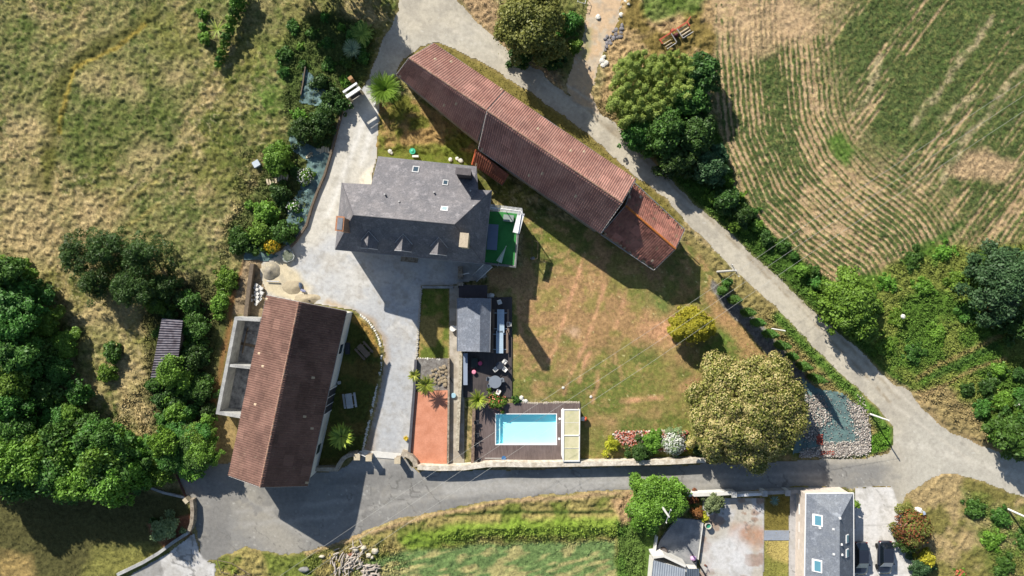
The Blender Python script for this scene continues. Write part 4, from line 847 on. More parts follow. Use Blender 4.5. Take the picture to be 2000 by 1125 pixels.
# dormers
for dx in (722,788,857):
    # front foot near the eave, ridge running back into the roof
    yy={722:484,788:489,857:496}[dx]; f=Vector(W(dx,yy-3,7.1)); fx=f.x; fy=f.y; w2=.8; L=2.6
    dm=MB(); P=lambda a,b,z: (fx+hx.x*a+hy.x*b, fy+hx.y*a+hy.y*b, z)
    body=MB().add([P(-w2,0,5.9),P(w2,0,5.9),P(w2,L,5.9),P(-w2,L,5.9),P(-w2,0,7.5),P(w2,0,7.5),P(w2,L,7.5),P(-w2,L,7.5),P(0,0,8.3),P(0,L,8.3)],[(0,3,7,4),(1,5,6,2),(0,4,8,5,1),(3,2,6,9,7),(0,1,2,3)])
    dd=body.build('dormer',SLATE,hs)
    MB().shell([P(-w2-.2,-.25,7.35),P(0,-.25,8.4),P(w2+.2,-.25,7.35),P(w2+.2,L*.75,7.35),P(0,L+.1,8.4),P(-w2-.2,L*.75,7.35)],[(0,1,4,5),(1,2,3,4)],.08).build('dormer_roof',SLATE,dd)
    MB().tube([P(-w2-.22,-.3,7.3),P(0,-.3,8.36),P(w2+.22,-.3,7.3)],.06,4).build('bargeboard',mat('pale_board',C(176,176,178),.7,.1),dd)
    MB().tube([P(-w2-.25,.62,7.32),P(0,1.72,8.47),P(w2+.25,.62,7.32)],.055,4).build('valley_flashing',mat('pale_board',C(176,176,178),.7,.1),dd)
    MB().add([P(-.42,-.03,6.1),P(.42,-.03,6.1),P(.42,-.03,7.3),P(-.42,-.03,7.3),P(-.42,.02,6.1),P(.42,.02,6.1),P(.42,.02,7.3),P(-.42,.02,7.3)],[(0,1,2,3),(4,7,6,5),(0,4,5,1),(1,5,6,2),(2,6,7,3),(3,7,4,0)]).build('window',GLASS,dd)
# chimneys
def chimney(px,py,h0,h1,sx,sy,mt,cap,capm,pots=0):
    x,y,_=W(px,py,h1); m=MB().box(x,y,h0,h1,sx,sy,ang); o=m.build('chimney',mt,hs)
    MB().box(x,y,h1+.003,h1+.12,sx+cap,sy+cap,ang).build('cap',capm,o)
    for i in range(pots):
        q=(i-(pots-1)/2)*.45; MB().cyl(x+hy.x*q,y+hy.y*q,h1+.12,h1+.42,.13,.11).build('chimney_pot',mat('pot_clay',C(190,130,96),.8,.2),o)
chimney(664,437,5.2,11.6,.75,1.5,mat('chimney_brick',C(176,140,118),.9,.35,4),.2,mat('orange_rim',C(196,140,104),.85,.3,4)); _x,_y,_=W(664,437,11.7); MB().box(_x,_y,11.722,11.78,.6,1.35,ang).build('cap_plate',ZINC,hs)
chimney(906,469,5.5,11.4,.85,1.5,CREAM,.15,mat('pale_cap',C(206,190,164),.85,.2,4))
chimney(905,335,4.2,9.0,1.7,.65,mat('dark_chimney',C(70,66,68),.9,.3,3),.15,mat('chimney_slab',C(112,106,106),.85,.3,3))
def skylight(px,py,z,w_,l,nrm,label=None,parent=hs,dark=True):
    x,y,_=W(px,py,z); n=Vector(nrm).normalized(); u=hx; v=n.cross(u).normalized()
    def q(a,b,c_): p=Vector((x,y,z))+u*a+v*b+n*c_; return tuple(p)
    def bx(a0,a1,b0,b1,c0,c1): return MB().add([q(a0,b0,c0),q(a1,b0,c0),q(a1,b1,c0),q(a0,b1,c0),q(a0,b0,c1),q(a1,b0,c1),q(a1,b1,c1),q(a0,b1,c1)],[(0,3,2,1),(4,5,6,7),(0,1,5,4),(1,2,6,5),(2,3,7,6),(3,0,4,7)])
    f=bx(-w_,w_,-l,l,-.1,.08).build('skylight',WHITEP if not dark else mat('skylight_frame',C(190,190,190),.5,.1,bmp=.05),parent)
    bx(-w_*.68,w_*.68,-l*.68,l*.68,.083,.10).build('glass',GLASS if dark else mat('skylight_glass',C(150,176,184),.1,.05,bmp=0,spec=.8),f)
def pl(p,q,r_): 
    n=(Vector(q)-Vector(p)).cross(Vector(r_)-Vector(p)); n=n if n.z>0 else -n; return n.normalized()
NR=pl(D,Cc,R2); NW=pl(Wg0,Wg1,K1)
def zon(px,py,n,p):
    # height at which the ray through a picture point meets the plane
    d=Vector(((px-1000)/PPM/H,(562.5-py)/PPM/H,-1)); o_=Vector((0,0,H)); k=(Vector(p)-o_).dot(n)/d.dot(n); return (o_+d*k).z
for px,py,s,l,dk,n,p in ((812,331,.42,.5,True,NW,Wg0),(870,357,.34,.42,True,NW,Wg0),(727,393,.45,.36,False,NR,D),(868,408,.42,.38,False,NR,D)):
    skylight(px,py,zon(px,py,n,p),s,l,n,dark=dk)
for px,py in ((848,376),(780,394),(752,380),(919,373),(925,402)):
    n,p=(NW,Wg0) if py<383 else (NR,D); zz=zon(px,py,n,p); x,y,_=W(px,py,zz); MB().cyl(x,y,zz-.2,zz+.35,.1).build('vent_pipe',mat('pale_vent',C(196,194,192),.6,.1),hs)
# house front details
for i,dx in enumerate((700,760,820,880)):
    x,y,_=W(dx,487+ (dx-655)*.097,he); x2=x+hy.x*.36; y2=y+hy.y*.36
    f=MB().box(x2-hy.x*.02,y2-hy.y*.02,1.0,2.5,1.1,.06,ang).build('window',GLASS,hs); MB().box(x2-hy.x*.08,y2-hy.y*.08,.9,1.0,1.3,.16,ang).build('sill',STONE,f)
x,y,_=W(800,503,0); MB().box(x,y,0,.16,2.2,1.2,ang).build('doorstep',STONE,hs)
# green terrace right of the house
gt=empty('green_terrace',W(985,465)); tag(gt,'raised terrace covered in green artificial turf beside the house','terrace')
gp=[W2(955,412,2.6),W2(1014,414,2.6),W2(1006,520,2.6),W2(946,513,2.6)]
MB().prism(gp,0,2.6).build('base',CONCM,gt); gi=[W2(956,413,2.62),W2(1012,415,2.62),W2(1004,518,2.62),W2(947,512,2.62)]
MB().prism(gi,2.603,2.64).build('turf',mat('artificial_turf',C(66,146,76),.95,.22,1.2,bmp=.3,fine=30),gt)
m=MB(); a=[W2(1016,414,2.6),W2(1007,522,2.6),W2(945,515,2.6)]; m.wall(a,.12,2.0,3.1); m.build('parapet',mat('grey_panel',C(110,112,112),.7,.15),gt)
pg=empty('pergola',W(988,410)); tag(pg,'white slatted pergola along two edges of the green terrace','pergola')
m=MB(); pa=Vector(W(957,405,4.6)); pb=Vector(W(1019,413,4.6)); pc2=Vector(W(1012,454,4.6))
for i in range(26):
    q=pa.lerp(pb,i/25); m.tube([q+Vector((0,.42,0)),q+Vector((.12,-.38,0))],.045,4)
m.build('slat',WHITEP,pg); m=MB(); m.tube([pa,pb],.06,4); m.tube([pb,pc2],.06,4)
for q in (pa,pb,pc2,pa.lerp(pb,.5)): m.tube([q,Vector((q.x,q.y,2.6))],.06,5)
m.build('frame',WHITEP,pg)
qa=Vector(W(1018,416,4.5)); qb=Vector(W(1008,455,4.5)); qd=(qb-qa).normalized(); m=MB(); qn=Vector((qd.y,-qd.x,0))*.42; m.shell([tuple(qa-qn),tuple(qb-qn),tuple(qb+qn),tuple(qa+qn)],[(0,1,2,3)],.08); m.build('canopy_panel',WHITEP,pg)
def place(o,px,py,z,rz=0): x,y,_=W(px,py,z); o.location=(x,y,z); o.rotation_euler[2]=rz
# --- raw concrete store without roof
cs=empty('concrete_store',W(470,715)); tag(cs,'roofless two room concrete shell against the brown tiled barn','outbuilding')
h=2.8; q=[W2(508,625,h),W2(461,622,h),W2(425,806,h),W2(471,814,h)]
m=MB(); m.wall(q,.42,-.1,h); mid0=W2(445,714,h); mid1=W2(495,719,h); m.wall([(mid0[0]+.22,mid0[1]),mid1],.34,-.1,h-.02); m.build('wall',CONCM,cs)
MB().prism([W2(512,629,0),W2(472,622,0),W2(440,802,0),W2(492,808,0)],.0,.08).build('floor',mat('stained_concrete',C(170,172,172),.9,.3,1.2,C(96,98,102),.3,6),cs)
o=MB().tube([W(484,640,.3),W(478,668,.35),W(473,690,.3)],.09,5); o.box(*W2(476,672,.3),.1,.2,.35,3.4,R(78)); tag(o.build('timber_plank',WOODG),'weathered planks lying in the upper room of the concrete shell','planks')
tag(MB().lump(*W2(487,650,.3),.3,.35,.2,.2,rd).lump(*W2(492,654,.3),.25,.3,.12,.12,rd).build('metal_scrap',ZINC),'small heap of metal scrap in the upper concrete room','scrap')
# retaining wall behind
m=MB(); m.wall([W2(492,515,1),W2(486,560,1),W2(479,620,1)],.5,-.1,1.0); tag(m.build('retaining_wall',WOODG),'dark timber faced retaining wall left of the sand heap','wall')
# corrugated shed
sh=empty('corrugated_shed',W(325,680)); tag(sh,'old shed with a rusty grey corrugated roof among the scrub','shed')
def corrug(name,a,b,c,d,mt,parent,period,amp_,ax='v'):
    a,b,c,d=map(v3,(a,b,c,d)); n=int(np.linalg.norm(d-a)/period*4); t=np.linspace(0,1,n+1); s=np.linspace(0,1,6); S,T=np.meshgrid(s,t)
    P=(a*(1-S)[...,None]+b*S[...,None])*(1-T)[...,None]+(d*(1-S)[...,None]+c*S[...,None])*T[...,None]; P[...,2]+=amp_*np.sin(T*n/4*2*np.pi)
    V=np.concatenate([P.reshape(-1,3),P.reshape(-1,3)-[0,0,.03]]); f=gridfaces(*S.shape); return mesh_np(name,V,np.concatenate([f,f[:,::-1]+S.size]),mt,parent)
corrug('roof',W(294,738,2.5),W(344,735,2.4),W(357,625,2.7),W(316,622,2.7),mat('rusty_zinc',C(128,124,132),.7,.5,1.5,C(72,64,72),.3,6,metal=.2),sh,.32,.06)
MB().prism([W2(298,735,2.3),W2(342,733,2.3),W2(354,628,2.3),W2(318,626,2.3)],0,2.28).build('wall',WOODG,sh)
# pool house
ph=empty('pool_house',W(925,635)); tag(ph,'small pool house with a blue grey slate roof beside the dark deck','pool house')
a,b_,c_,d_=W(893,582,2.1),W(893,686,2.1),W(957,688,2.1),W(959,583,2.1); r0,r1=W(938,582,2.9),W(937,687,2.9)
MB().shell([a,b_,c_,d_,r0,r1],[(0,1,5,4),(4,5,2,3)],.12).build('roof',SLATE3,ph)
q=[W2(896,584,2),W2(896,684,2),W2(954,686,2),W2(956,585,2)]; m=MB().prism(q,0,1.95); m.build('wall',CREAM,ph)
MB().tube([a,b_],.06,5).tube([c_,d_],.06,5).build('gutter',ZINC,ph)
tag(MB().prism([W2(896,556,1.8),W2(951,557,1.8),W2(951,582,1.8),W2(896,581,1.8)],0,1.8).build('flat_roof_annexe',mat('felt_roof',C(74,68,70),.9,.2,2)),'low dark flat roofed annexe at the upper end of the pool house','annexe')
# --- neighbour house bottom right
nh=empty('slate_house',W(1610,1060)); tag(nh,'narrow grey slate roofed house with white window shutters at the bottom right','house')
h1,h2=3.3,5.6; a=W(1574,964,h1); b_=W(1667,963,h1); c_=W(1668,1215,h1); d_=W(1570,1215,h1); r0=W(1640,1014,h2); r1=W(1640,1215,h2)
MB().shell([a,b_,c_,d_,r0,r1],[(0,3,5,4),(4,5,2,1),(0,4,1)],.14).build('roof',SLATE2,nh)
MB().prism([W2(1576,967,h1),W2(1664,966,h1),W2(1664,1215,h1),W2(1573,1215,h1)],-.1,h1-.15).build('wall',mat('cream_render',C(222,208,194),.85,.2,1.5),nh)
MB().tube([a,b_],.08,5).tube([b_,c_],.08,5).tube([a,d_],.08,5).build('gutter',WHITEP,nh)
nl=pl(a,d_,r1); nrr=pl(b_,c_,r1); hx_s=hx
def win(px,py,n,p,w_,l,shut=True):
    z_=zon(px,py,n,p); x,y,_=W(px,py,z_); u=Vector((0,1,0)); v=n.cross(u).normalized(); v=v if v.x>0 else -v
    def bx(mb,a0,a1,b0,b1,c0,c1):
        q=lambda a,b,c: tuple(Vector((x,y,z_))+v*a+u*b+n*c)
        return mb.add([q(a0,b0,c0),q(a1,b0,c0),q(a1,b1,c0),q(a0,b1,c0),q(a0,b0,c1),q(a1,b0,c1),q(a1,b1,c1),q(a0,b1,c1)],[(0,3,2,1),(4,5,6,7),(0,1,5,4),(1,2,6,5),(2,3,7,6),(3,0,4,7)])
    f=bx(MB(),-w_,w_,-l,l,-.1,.1).build('skylight',WHITEP,nh); bx(MB(),-w_*.5,w_*.72,-l*.8,l*.8,.103,.12).build('glass',mat('blue_glass',C(96,150,168),.15,.1,bmp=0,spec=.7),f)
win(1597,1016,nl,a,.6,.72); win(1596,1105,nl,a,.6,.78)
win(1654,1052,nrr,b_,.32,.5); win(1654,1080,nrr,b_,.32,.5)
for px,py,n in ((1627,1033,nl),(1628,1082,nl),(1643,1063,nrr),(1644,1083,nrr),(1640,1012,nl),(1601,1031,nl)):
    z_=zon(px,py,n,a if n is nl else b_); x,y,_=W(px,py,z_); MB().box(x,y,z_-.1,z_+.18,.22,.22).build('roof_vent',WHITEP,nh)
for s in (.1,.35,.6):
    y0=W(0,990+s*140,3)[1]; x0=W2(1577,0,h1)[0]
    f=MB().box(x0-.03,y0,1.2,2.5,.08,1.0).build('window',GLASS,nh); MB().box(x0-.08,y0,1.08,1.18,.2,1.3).build('sill',WHITEP,f)
# concrete terrace and white shed bottom centre
ct=empty('concrete_terrace',W(1320,1050)); tag(ct,'grey concrete terrace with low edges in the neighbour plot','terrace')
MB().prism([W2(1284,1068,.4),W2(1290,1055,.4),W2(1322,1012,.4),W2(1372,1016,.4),W2(1362,1092,.4),W2(1358,1130,.4),W2(1276,1130,.4)],-.1,.42).build('slab',mat('terrace_concrete',C(168,168,166),.9,.25,.8,C(130,132,134)),ct)
MB().wall([W2(1282,1045,.4),W2(1275,1092,.4),W2(1272,1130,.4)],.16,0,1.0).build('left_edge_wall',WALLM,ct); MB().wall([W2(1373,1016,.4),W2(1363,1092,.4)],.1,.2,.6).build('right_edge',WALLM,ct)
ws=empty('white_shed',W(1310,1110)); tag(ws,'white walled shed with a pale ribbed metal roof at the bottom edge','shed')
corrug('roof',W(1339,1112,2.6),W(1335,1210,2.6),W(1264,1210,2.9),W(1276,1094,2.9),mat('pale_metal',C(170,178,186),.5,.15,1,metal=.2,bmp=.1),ws,.30,.04)
corrug('roof',W(1366,1111,2.2),W(1366,1210,2.2),W(1341,1210,2.6),W(1341,1111,2.6),mat('dark_metal',C(104,116,128),.5,.2,1,metal=.2,bmp=.1),ws,.30,.04)
MB().prism([W2(1276,1098,2.5),W2(1338,1114,2.5),W2(1364,1114,2.1),W2(1364,1210,2.2),W2(1266,1210,2.5)],0,2.15).build('wall',WALLM,ws)
MB().wall([W2(1276,1091,2.8),W2(1298,1088,2.8),W2(1340,1107,2.6)],.3,0,2.5).build('parapet',WALLM,ws)
# ================================================================ WALLS, EDGES, TERRACES
def struct(o): return tag(o,kind='structure')
RW=[(815,913),(860,915),(905,914),(950,908),(985,907),(1040,908),(1100,907),(1200,905),(1300,903),(1378,899)]
hw=1.35
tag(MB().wall([W2(x,y,hw) for x,y in RW],.62,-.1,hw).build('boundary_wall',mat('pale_wall',C(226,218,202),.9,.3,1.6,C(184,172,152),.5,5)),'long pale boundary wall between the pool garden and the lower road','wall')
tag(MB().wall([W2(x,y,1.2) for x,y in [(812,912),(810,902),(802,893),(793,888),(784,886)]],.62,-.1,1.2).build('curved_wall',mat('curved_stone',C(190,178,158),.9,.3,2,C(150,138,122),.5,5)),'curved stone wall right of the driveway gate','wall')
tag(MB().wall([W2(x,y,1.2) for x,y in [(606,917),(630,917),(657,917),(662,907),(669,897),(680,890),(697,886)]],.5,-.1,1.2).build('curved_wall',mat('curved_stone',C(190,178,158))),'curved stone wall left of the driveway gate beside the palm','wall')
tag(MB().wall([W2(x,y,.45) for x,y in [(705,884),(722,888),(745,890),(782,893)]],.75,-.02,.12).build('gate_threshold',WALLM),'white concrete threshold across the driveway entrance','threshold')
for x,y,l in ((697,893,'squat stone pillar at the left end of the driveway threshold'),(720,895,'pale stone pillar in the middle of the driveway entrance'),(776,900,'stone pillar at the right end of the driveway threshold')):
    e=empty('gate_pillar',W(x,y,0)); MB().box(*W2(x,y,1.6),0,1.6,.62,.62,0,.04).build('shaft',STONE,e); MB().box(*W2(x,y,1.7),1.603,1.72,.78,.78,0).build('capstone',CREAM,e); tag(e,l,'pillar')
gl=empty('entrance_gate',W(712,886,0)); tag(gl,'white metal gate leaf folded back left of the driveway entrance','gate')
m=MB(); p=Vector(W(704,880,0)); q=Vector(W(722,888,0))
for zz in (.3,1.5): m.tube([p+Vector((0,0,zz)),q+Vector((0,0,zz))],.05,4)
for i in range(10): r_=p.lerp(q,i/9); m.tube([r_+Vector((0,0,.2)),r_+Vector((0,0,1.6))],.03,4)
m.build('gate_leaf',WHITEP,gl)
# terracotta court
struct(MB().prism([W2(807,765),W2(875,762),W2(873,909),W2(812,909),W2(800,893)],-.1,.30).build('terrace',mat('terracotta_paving',C(214,148,118),.9,.16,.7,C(196,130,100),.3,8)))
tag(MB().wall([W2(x,y,.6) for x,y in [(812,703),(809,760),(804,820),(799,888)]],.34,-.1,.65).build('low_wall',DARKC),'low wall with dark coping between the driveway and the terracotta court','wall')
tag(MB().wall([W2(x,y,.6) for x,y in [(876,700),(876,780),(875,905)]],.24,-.1,.62).build('low_wall',STONE),'narrow stone wall between the terracotta court and the gravel path','wall')
tag(MB().wall([W2(x,y,.9) for x,y in [(900,688),(899,740),(896,800),(893,880)]],.42,-.1,1.0).build('low_wall',mat('rough_pale_stone',C(206,196,172),.9,.4,3,C(150,138,118),.8,5)),'rough pale stone wall between the gravel path and the dark deck','wall')
tag(MB().wall([W2(x,y,.4) for x,y in [(824,561),(885,561)]],.3,-.1,.45).build('low_wall',CONCM),'short concrete curb at the top of the small lawn','curb')
tag(MB().wall([W2(x,y,.6) for x,y in [(926,790),(923,905)]],.4,-.1,.7).build('low_wall',mat('brown_stone',C(150,128,110),.9,.4,3,C(100,84,72),.7,5)),'brown stone wall along the left edge of the pool deck','wall')
# gravel bed above the terracotta
struct(MB().prism([W2(817,700),W2(875,700),W2(875,762),W2(810,762)],-.1,.12).build('gravel_bed',mat('grey_gravel',C(150,146,140),.95,.4,2,C(110,104,98),.9,7)))
def stones(n_pts,name,label,cat,group,size,mt,seed,z0=0,jit=0,lying=.6):
    r=random.Random(seed); prot=[MB().lump(0,0,0,1,1,.7,r,7,4,.14) for _ in range(4)]; objs=[p.build(name,mt) for p in prot]; used=[False]*4; out=[]
    for i,(x,y) in enumerate(n_pts):
        k=i%4; o=objs[k] if not used[k] else objs[k].copy()
        if used[k]: COLL.objects.link(o)
        used[k]=True; s=size*r.uniform(.8,1.25); X,Y,_=W(x+r.uniform(-jit,jit),y+r.uniform(-jit,jit)); o.location=(X,Y,z0+s*.35); o.scale=(s,s*r.uniform(.7,1),s*lying); o.rotation_euler[2]=r.uniform(0,6.28); tag(o,label,cat,group); out.append(o)
    for k in range(4):
        if not used[k]: bpy.data.objects.remove(objs[k])
    return out
def along(pts,step):
    out=[];acc=0
    for i in range(len(pts)-1):
        (ax,ay),(bx_,by_)=pts[i],pts[i+1]; l=math.hypot(bx_-ax,by_-ay)
        while acc<l: out.append((ax+(bx_-ax)*acc/l,ay+(by_-ay)*acc/l)); acc+=step
        acc-=l
    return out
WST=mat('white_stone',C(226,222,210),.9,.15,4)
stones(along([(705,616),(718,626),(732,644),(741,665),(745,690),(744,715),(737,750),(726,800),(717,840),(708,882)],4.6),'edging_stone','whitewashed edging stone curving round the picnic lawn','stone','white edging stones round the picnic lawn',.19,WST,1)
stones(along([(823,565),(820,600),(817,650),(814,698)],4.2),'border_stone','grey stone bordering the small lawn by the driveway','stone','stones along the left edge of the small lawn',.17,mat('pale_stone',C(190,184,172),.9,.25,4),2)
stones(along([(817,700),(874,703)],4.6),'border_stone','pale stone in the row below the small lawn','stone','stones in the row below the small lawn',.16,WST,3)
stones(along([(812,762),(875,757)],5),'border_stone','brown stone in the row above the terracotta court','stone','stones in the row above the terracotta court',.16,STONE,3)
# rockery
stones(poisson([(845,722),(872,716),(872,752),(838,745)],6,8,30),'rock','rough rock in the little rockery above the terracotta court','rock','rocks of the little rockery',.28,mat('rock_tan',C(182,166,136),.9,.35,3,C(120,106,88),.6,6),4,.1)
# stone edged steps along the garden bank
r=random.Random(6)
for i in range(9):
    t=i/8; x=604+38*t; y=298-6*math.sin(t*2.2)+(1-t)*6; X,Y,_=W(x,y); o=MB().box(0,0,0,.28,.26,.95,0,.04).build('stepping_stone',mat('cream_stone',C(214,200,168),.9,.2,4)); o.location=(X,Y,.02); o.rotation_euler[2]=-.75+.85*t; tag(o,'upright cream slab in the arched row at the top of the rock garden','stone slab','cream slabs in the arched row')
for i in range(8):
    X,Y,_=W(524+i*5.4,356-i*1.4+2*math.sin(i)); o=MB().box(0,0,0,.3,.24,.8,0,.04).build('stepping_stone',mat('cream_stone',C(214,200,168))); o.location=(X,Y,.02); o.rotation_euler[2]=.25-.06*i; tag(o,'upright slab in the row below the big feathery bush','stone slab','slabs in the row below the big feathery bush')
tag(MB().wall([W2(x,y,.35) for x,y in [(668,216),(656,262),(646,300),(634,340),(619,375),(608,405),(598,440),(578,470),(567,482)]],.26,-.1,.42).build('timber_edging',WOODG),'dark timber edging along the left side of the driveway','edging')
tag(MB().wall([W2(x,y,.3) for x,y in [(597,131),(592,165),(588,185)]],.14,-.1,.5).build('timber_edging',WOODG),'short pale timber board at the top of the garden bank','edging')
MEMB=mat('weed_membrane_fabric',C(106,134,130),.85,.25,1.2,C(88,110,110),.5,4)
def membrane(poly,label,zz=.06,seed=1,amp_=.12):
    sl_=region(poly,5); sub=pmask(poly,3,10)[sl_]>.5; X=PX[sl_];Y=PY[sl_]; Zm=zz+fbm(X*1.6+Y*.4,Y*.7,14,seed,3)*amp_+z[sl_].clip(0,.3)
    V=np.stack([(X-1000)/PPM,(562.5-Y)/PPM,Zm],-1).reshape(-1,3); f=gridfaces(*X.shape,keep=sub); u=np.unique(f); mp=np.zeros(X.size,int)-1; mp[u]=np.arange(len(u))
    return tag(mesh_np('weed_membrane',V[u],mp[f],MEMB,smooth=True),label,'ground sheet')
membrane([(594,135),(612,150),(640,185),(665,200),(664,216),(620,205),(585,200)],'pale blue weed membrane on the upper part of the garden bank')
membrane([(562,260),(600,280),(640,300),(655,270),(640,320),(620,365),(606,400),(592,440),(566,480),(548,470),(570,400),(590,350),(600,310),(566,290)],'blue grey weed membrane of the rock garden along the timber edging',seed=2)
membrane([(478,470),(530,495),(545,500),(512,508),(475,505)],'dark blue weed membrane at the bottom of the garden bank',seed=3)
membrane([(1560,735),(1600,760),(1640,765),(1680,800),(1698,845),(1690,880),(1600,890),(1545,885),(1560,820),(1570,770)],'large green grey weed membrane between the blossoming tree and the road corner',seed=4,amp_=.12)
# ================================================================ POOL
DECKM=None
def plankmat(name,c1,c2,axis='X',per=.14):
    m,nt,b=new_mat(name); tc=nd(nt,'ShaderNodeTexCoord').outputs['Object']; wv=nd(nt,'ShaderNodeTexWave',wave_type='BANDS',bands_direction=axis,wave_profile='SAW'); wv.inputs['Scale'].default_value=.314/per; nt.links.new(tc,wv.inputs['Vector'])
    mp=nd(nt,'ShaderNodeMapping'); nt.links.new(tc,mp.inputs[0]); mp.inputs['Scale'].default_value=(7,.6,1) if axis=='X' else (.6,7,1)
    n1=noise(nt,1.0,3,.6,mp.outputs[0]); n2=noise(nt,.6,3,.6,tc); c=mixc(nt,maprange(nt,n1.outputs[0],.35,.65,0,1),c1,c2); c=mixc(nt,maprange(nt,n2.outputs[0],.4,.65,0,.35),c,tuple(q*1.5 for q in c1))
    c=mixc(nt,maprange(nt,wv.outputs[0],.0,.14,.75,0),c,(.01,.01,.01)); nt.links.new(c,b.inputs['Base Color']); b.inputs['Roughness'].default_value=.7; bump(nt,b,wv.outputs[0],.3,.02); return m
D1=plankmat('deck_boards_grey_brown',C(112,98,94),C(88,74,70)); D2=plankmat('deck_boards_dark',C(74,66,64),C(54,48,48))
PLX0,PLY0,PLX1,PLY1=968,808,1087,868
x0,y1=W2(PLX0,PLY0); x1,y0=W2(PLX1,PLY1)
X0,Y1=W2(926,787); X1,Y0=W2(1133,905)
m=MB(); m.prism([(X0,Y0),(X1,Y0),(X1,y0),(X0,y0)],-.1,.12); m.prism([(X0,y1),(X1,y1),(X1,Y1),(X0,Y1)],-.1,.12); m.prism([(X0,y0+.001),(x0,y0+.001),(x0,y1-.001),(X0,y1-.001)],-.1,.12); m.prism([(x1,y0+.001),(X1,y0+.001),(X1,y1-.001),(x1,y1-.001)],-.1,.12)
tag(m.build('pool_deck',D1),'grey brown timber deck around the swimming pool','deck')
po=empty('swimming_pool',((x0+x1)/2,(y0+y1)/2,0)); tag(po,'rectangular turquoise swimming pool','swimming pool')
LIN=mat('pool_liner',C(190,246,250,.95),.5,.04,1,C(186,245,250,.95),.0); m=MB()
t=.06; dp=-.72
m.prism([(x0,y0),(x1,y0),(x1,y1),(x0,y1)],dp-.1,dp)
for a in ([(x0,y0),(x1,y0),(x1,y0+t),(x0,y0+t)],[(x0,y1-t),(x1,y1-t),(x1,y1),(x0,y1)],[(x0,y0+t),(x0+t,y0+t),(x0+t,y1-t),(x0,y1-t)],[(x1-t,y0+t),(x1,y0+t),(x1,y1-t),(x1-t,y1-t)]): m.prism(a,dp,.09)
m.build('basin',LIN,po); MB().prism([(x0+t,y0+t),(x0+.58,y0+t),(x0+.58,y1-t),(x0+t,y1-t)],dp,-.3).build('step',mat('pool_step',C(206,244,248,.9),.5,.03,bmp=0),po)
MB().wall([(x0,y0),(x1,y0),(x1,y1),(x0,y1)],.11,.123,.15,closed=True).build('coping',WHITEP,po)
wm,nt,b=new_mat('pool_water'); tr=nd(nt,'ShaderNodeBsdfTransparent'); tr.inputs[0].default_value=(.86,.99,1,1); gl_=nd(nt,'ShaderNodeBsdfGlossy'); gl_.inputs['Roughness'].default_value=.03; fr_=nd(nt,'ShaderNodeFresnel'); fr_.inputs[0].default_value=1.33
mx=nd(nt,'ShaderNodeMixShader'); mx.inputs[0].default_value=.035; nt.links.new(tr.outputs[0],mx.inputs[1]); nt.links.new(gl_.outputs[0],mx.inputs[2]); nt.links.new(mx.outputs[0],nt.nodes['Material Output'].inputs[0])
nb=noise(nt,3,2,.5,nd(nt,'ShaderNodeTexCoord').outputs['Object']); bp=nd(nt,'ShaderNodeBump'); bp.inputs['Strength'].default_value=.15; bp.inputs['Distance'].default_value=.03; nt.links.new(nb.outputs[0],bp.inputs['Height']); nt.links.new(bp.outputs[0],gl_.inputs['Normal'])
mesh_np('water',[(x0+t,y0+t,-.08),(x1-t,y0+t,-.08),(x1-t,y1-t,-.08),(x0+t,y1-t,-.08)],[(0,1,2,3)],wm,po)
for px,py in ((1093,818),(1092,857)): tag(MB().cyl(*W2(px,py,.15),.123,.16,.16,.16,12).build('skimmer_lid',WHITEP),'round white skimmer lid near the %s end of the pool cover'%('upper' if py<830 else 'lower'),'lid')
# telescopic cover
pcv=empty('pool_enclosure',W(1115,850)); tag(pcv,'white framed telescopic pool cover pushed to the right end of the pool','pool cover')
a=[W2(1101,800,1.4),W2(1132,800,1.4),W2(1131,900,1.4),W2(1100,900,1.4)]
m=MB(); zb=1.45
m.shell([(*a[3],zb),(*a[2],zb),(*a[1],zb+.05),(*a[0],zb+.05)],[(0,1,2,3)],.05); 
m.build('roof_panel',mat('beige_polycarbonate',C(214,206,170),.4,.08,1,C(196,192,150),.0),pcv)
m=MB(); lx=W2(1096,800,.1)[0]
m.prism([(a[0][0],a[0][1]),(lx,a[0][1]-.25),(lx,a[3][1]+.45),(a[3][0],a[3][1])],.123,zb-.02,top=[zb-.02,.9,.9,zb-.02]); m.build('side_panel',WHITEP,pcv)
m=MB(); m.wall([(*a[0],),(*a[1],),(*a[2],),(*a[3],)],.13,zb-.1,zb+.1,closed=True); cy=(a[0][1]+a[3][1])/2; m.box((a[0][0]+a[1][0])/2,cy,zb-.02,zb+.1,2.0,.14)
for k in range(1,8):
    if k in(2,6): yy=a[0][1]+(a[3][1]-a[0][1])*k/8; m.box((a[0][0]+a[1][0])/2,yy,zb+.02,zb+.065,1.95,.03)
m.build('frame',WHITEP,pcv)
MB().prism([(a[1][0]-.05,a[1][1]),(a[2][0]-.05,a[2][1]),(a[2][0],a[2][1]),(a[1][0],a[1][1])],.123,zb-.1).build('side_wall',mat('beige_polycarbonate',C(214,206,170)),pcv)
m=MB().lump(*W2(1139,818,.4),.45,.42,.3,.35,rd,10,6,.05); r_=m.build('float_buoy',mat('buoy_white',C(232,232,232),.4,.05)); tag(r_,'white and orange ball shaped float beside the pool cover','float')
MB().lump(*W2(1143,818,.4),.45,.26,.32,.38,rd,10,6,.04).build('orange_cap',mat('buoy_orange',C(214,96,60),.4,.05),r_)
# dark deck
tag(MB().prism([W2(913,582),W2(1000,580),W2(1000,776),W2(905,776),W2(905,688),W2(913,688)],-.1,.14).build('dark_deck',D2),'dark timber deck between the pool house and the lawn','deck')
tag(MB().prism([W2(905,690,.9),W2(913,690,.9),W2(913,752,.9),W2(905,752,.9)],.145,.9).build('storage_bench',mat('blue_grey_board',C(150,162,180),.6,.1)),'long pale blue grey bench box against the stone wall of the dark deck','bench')
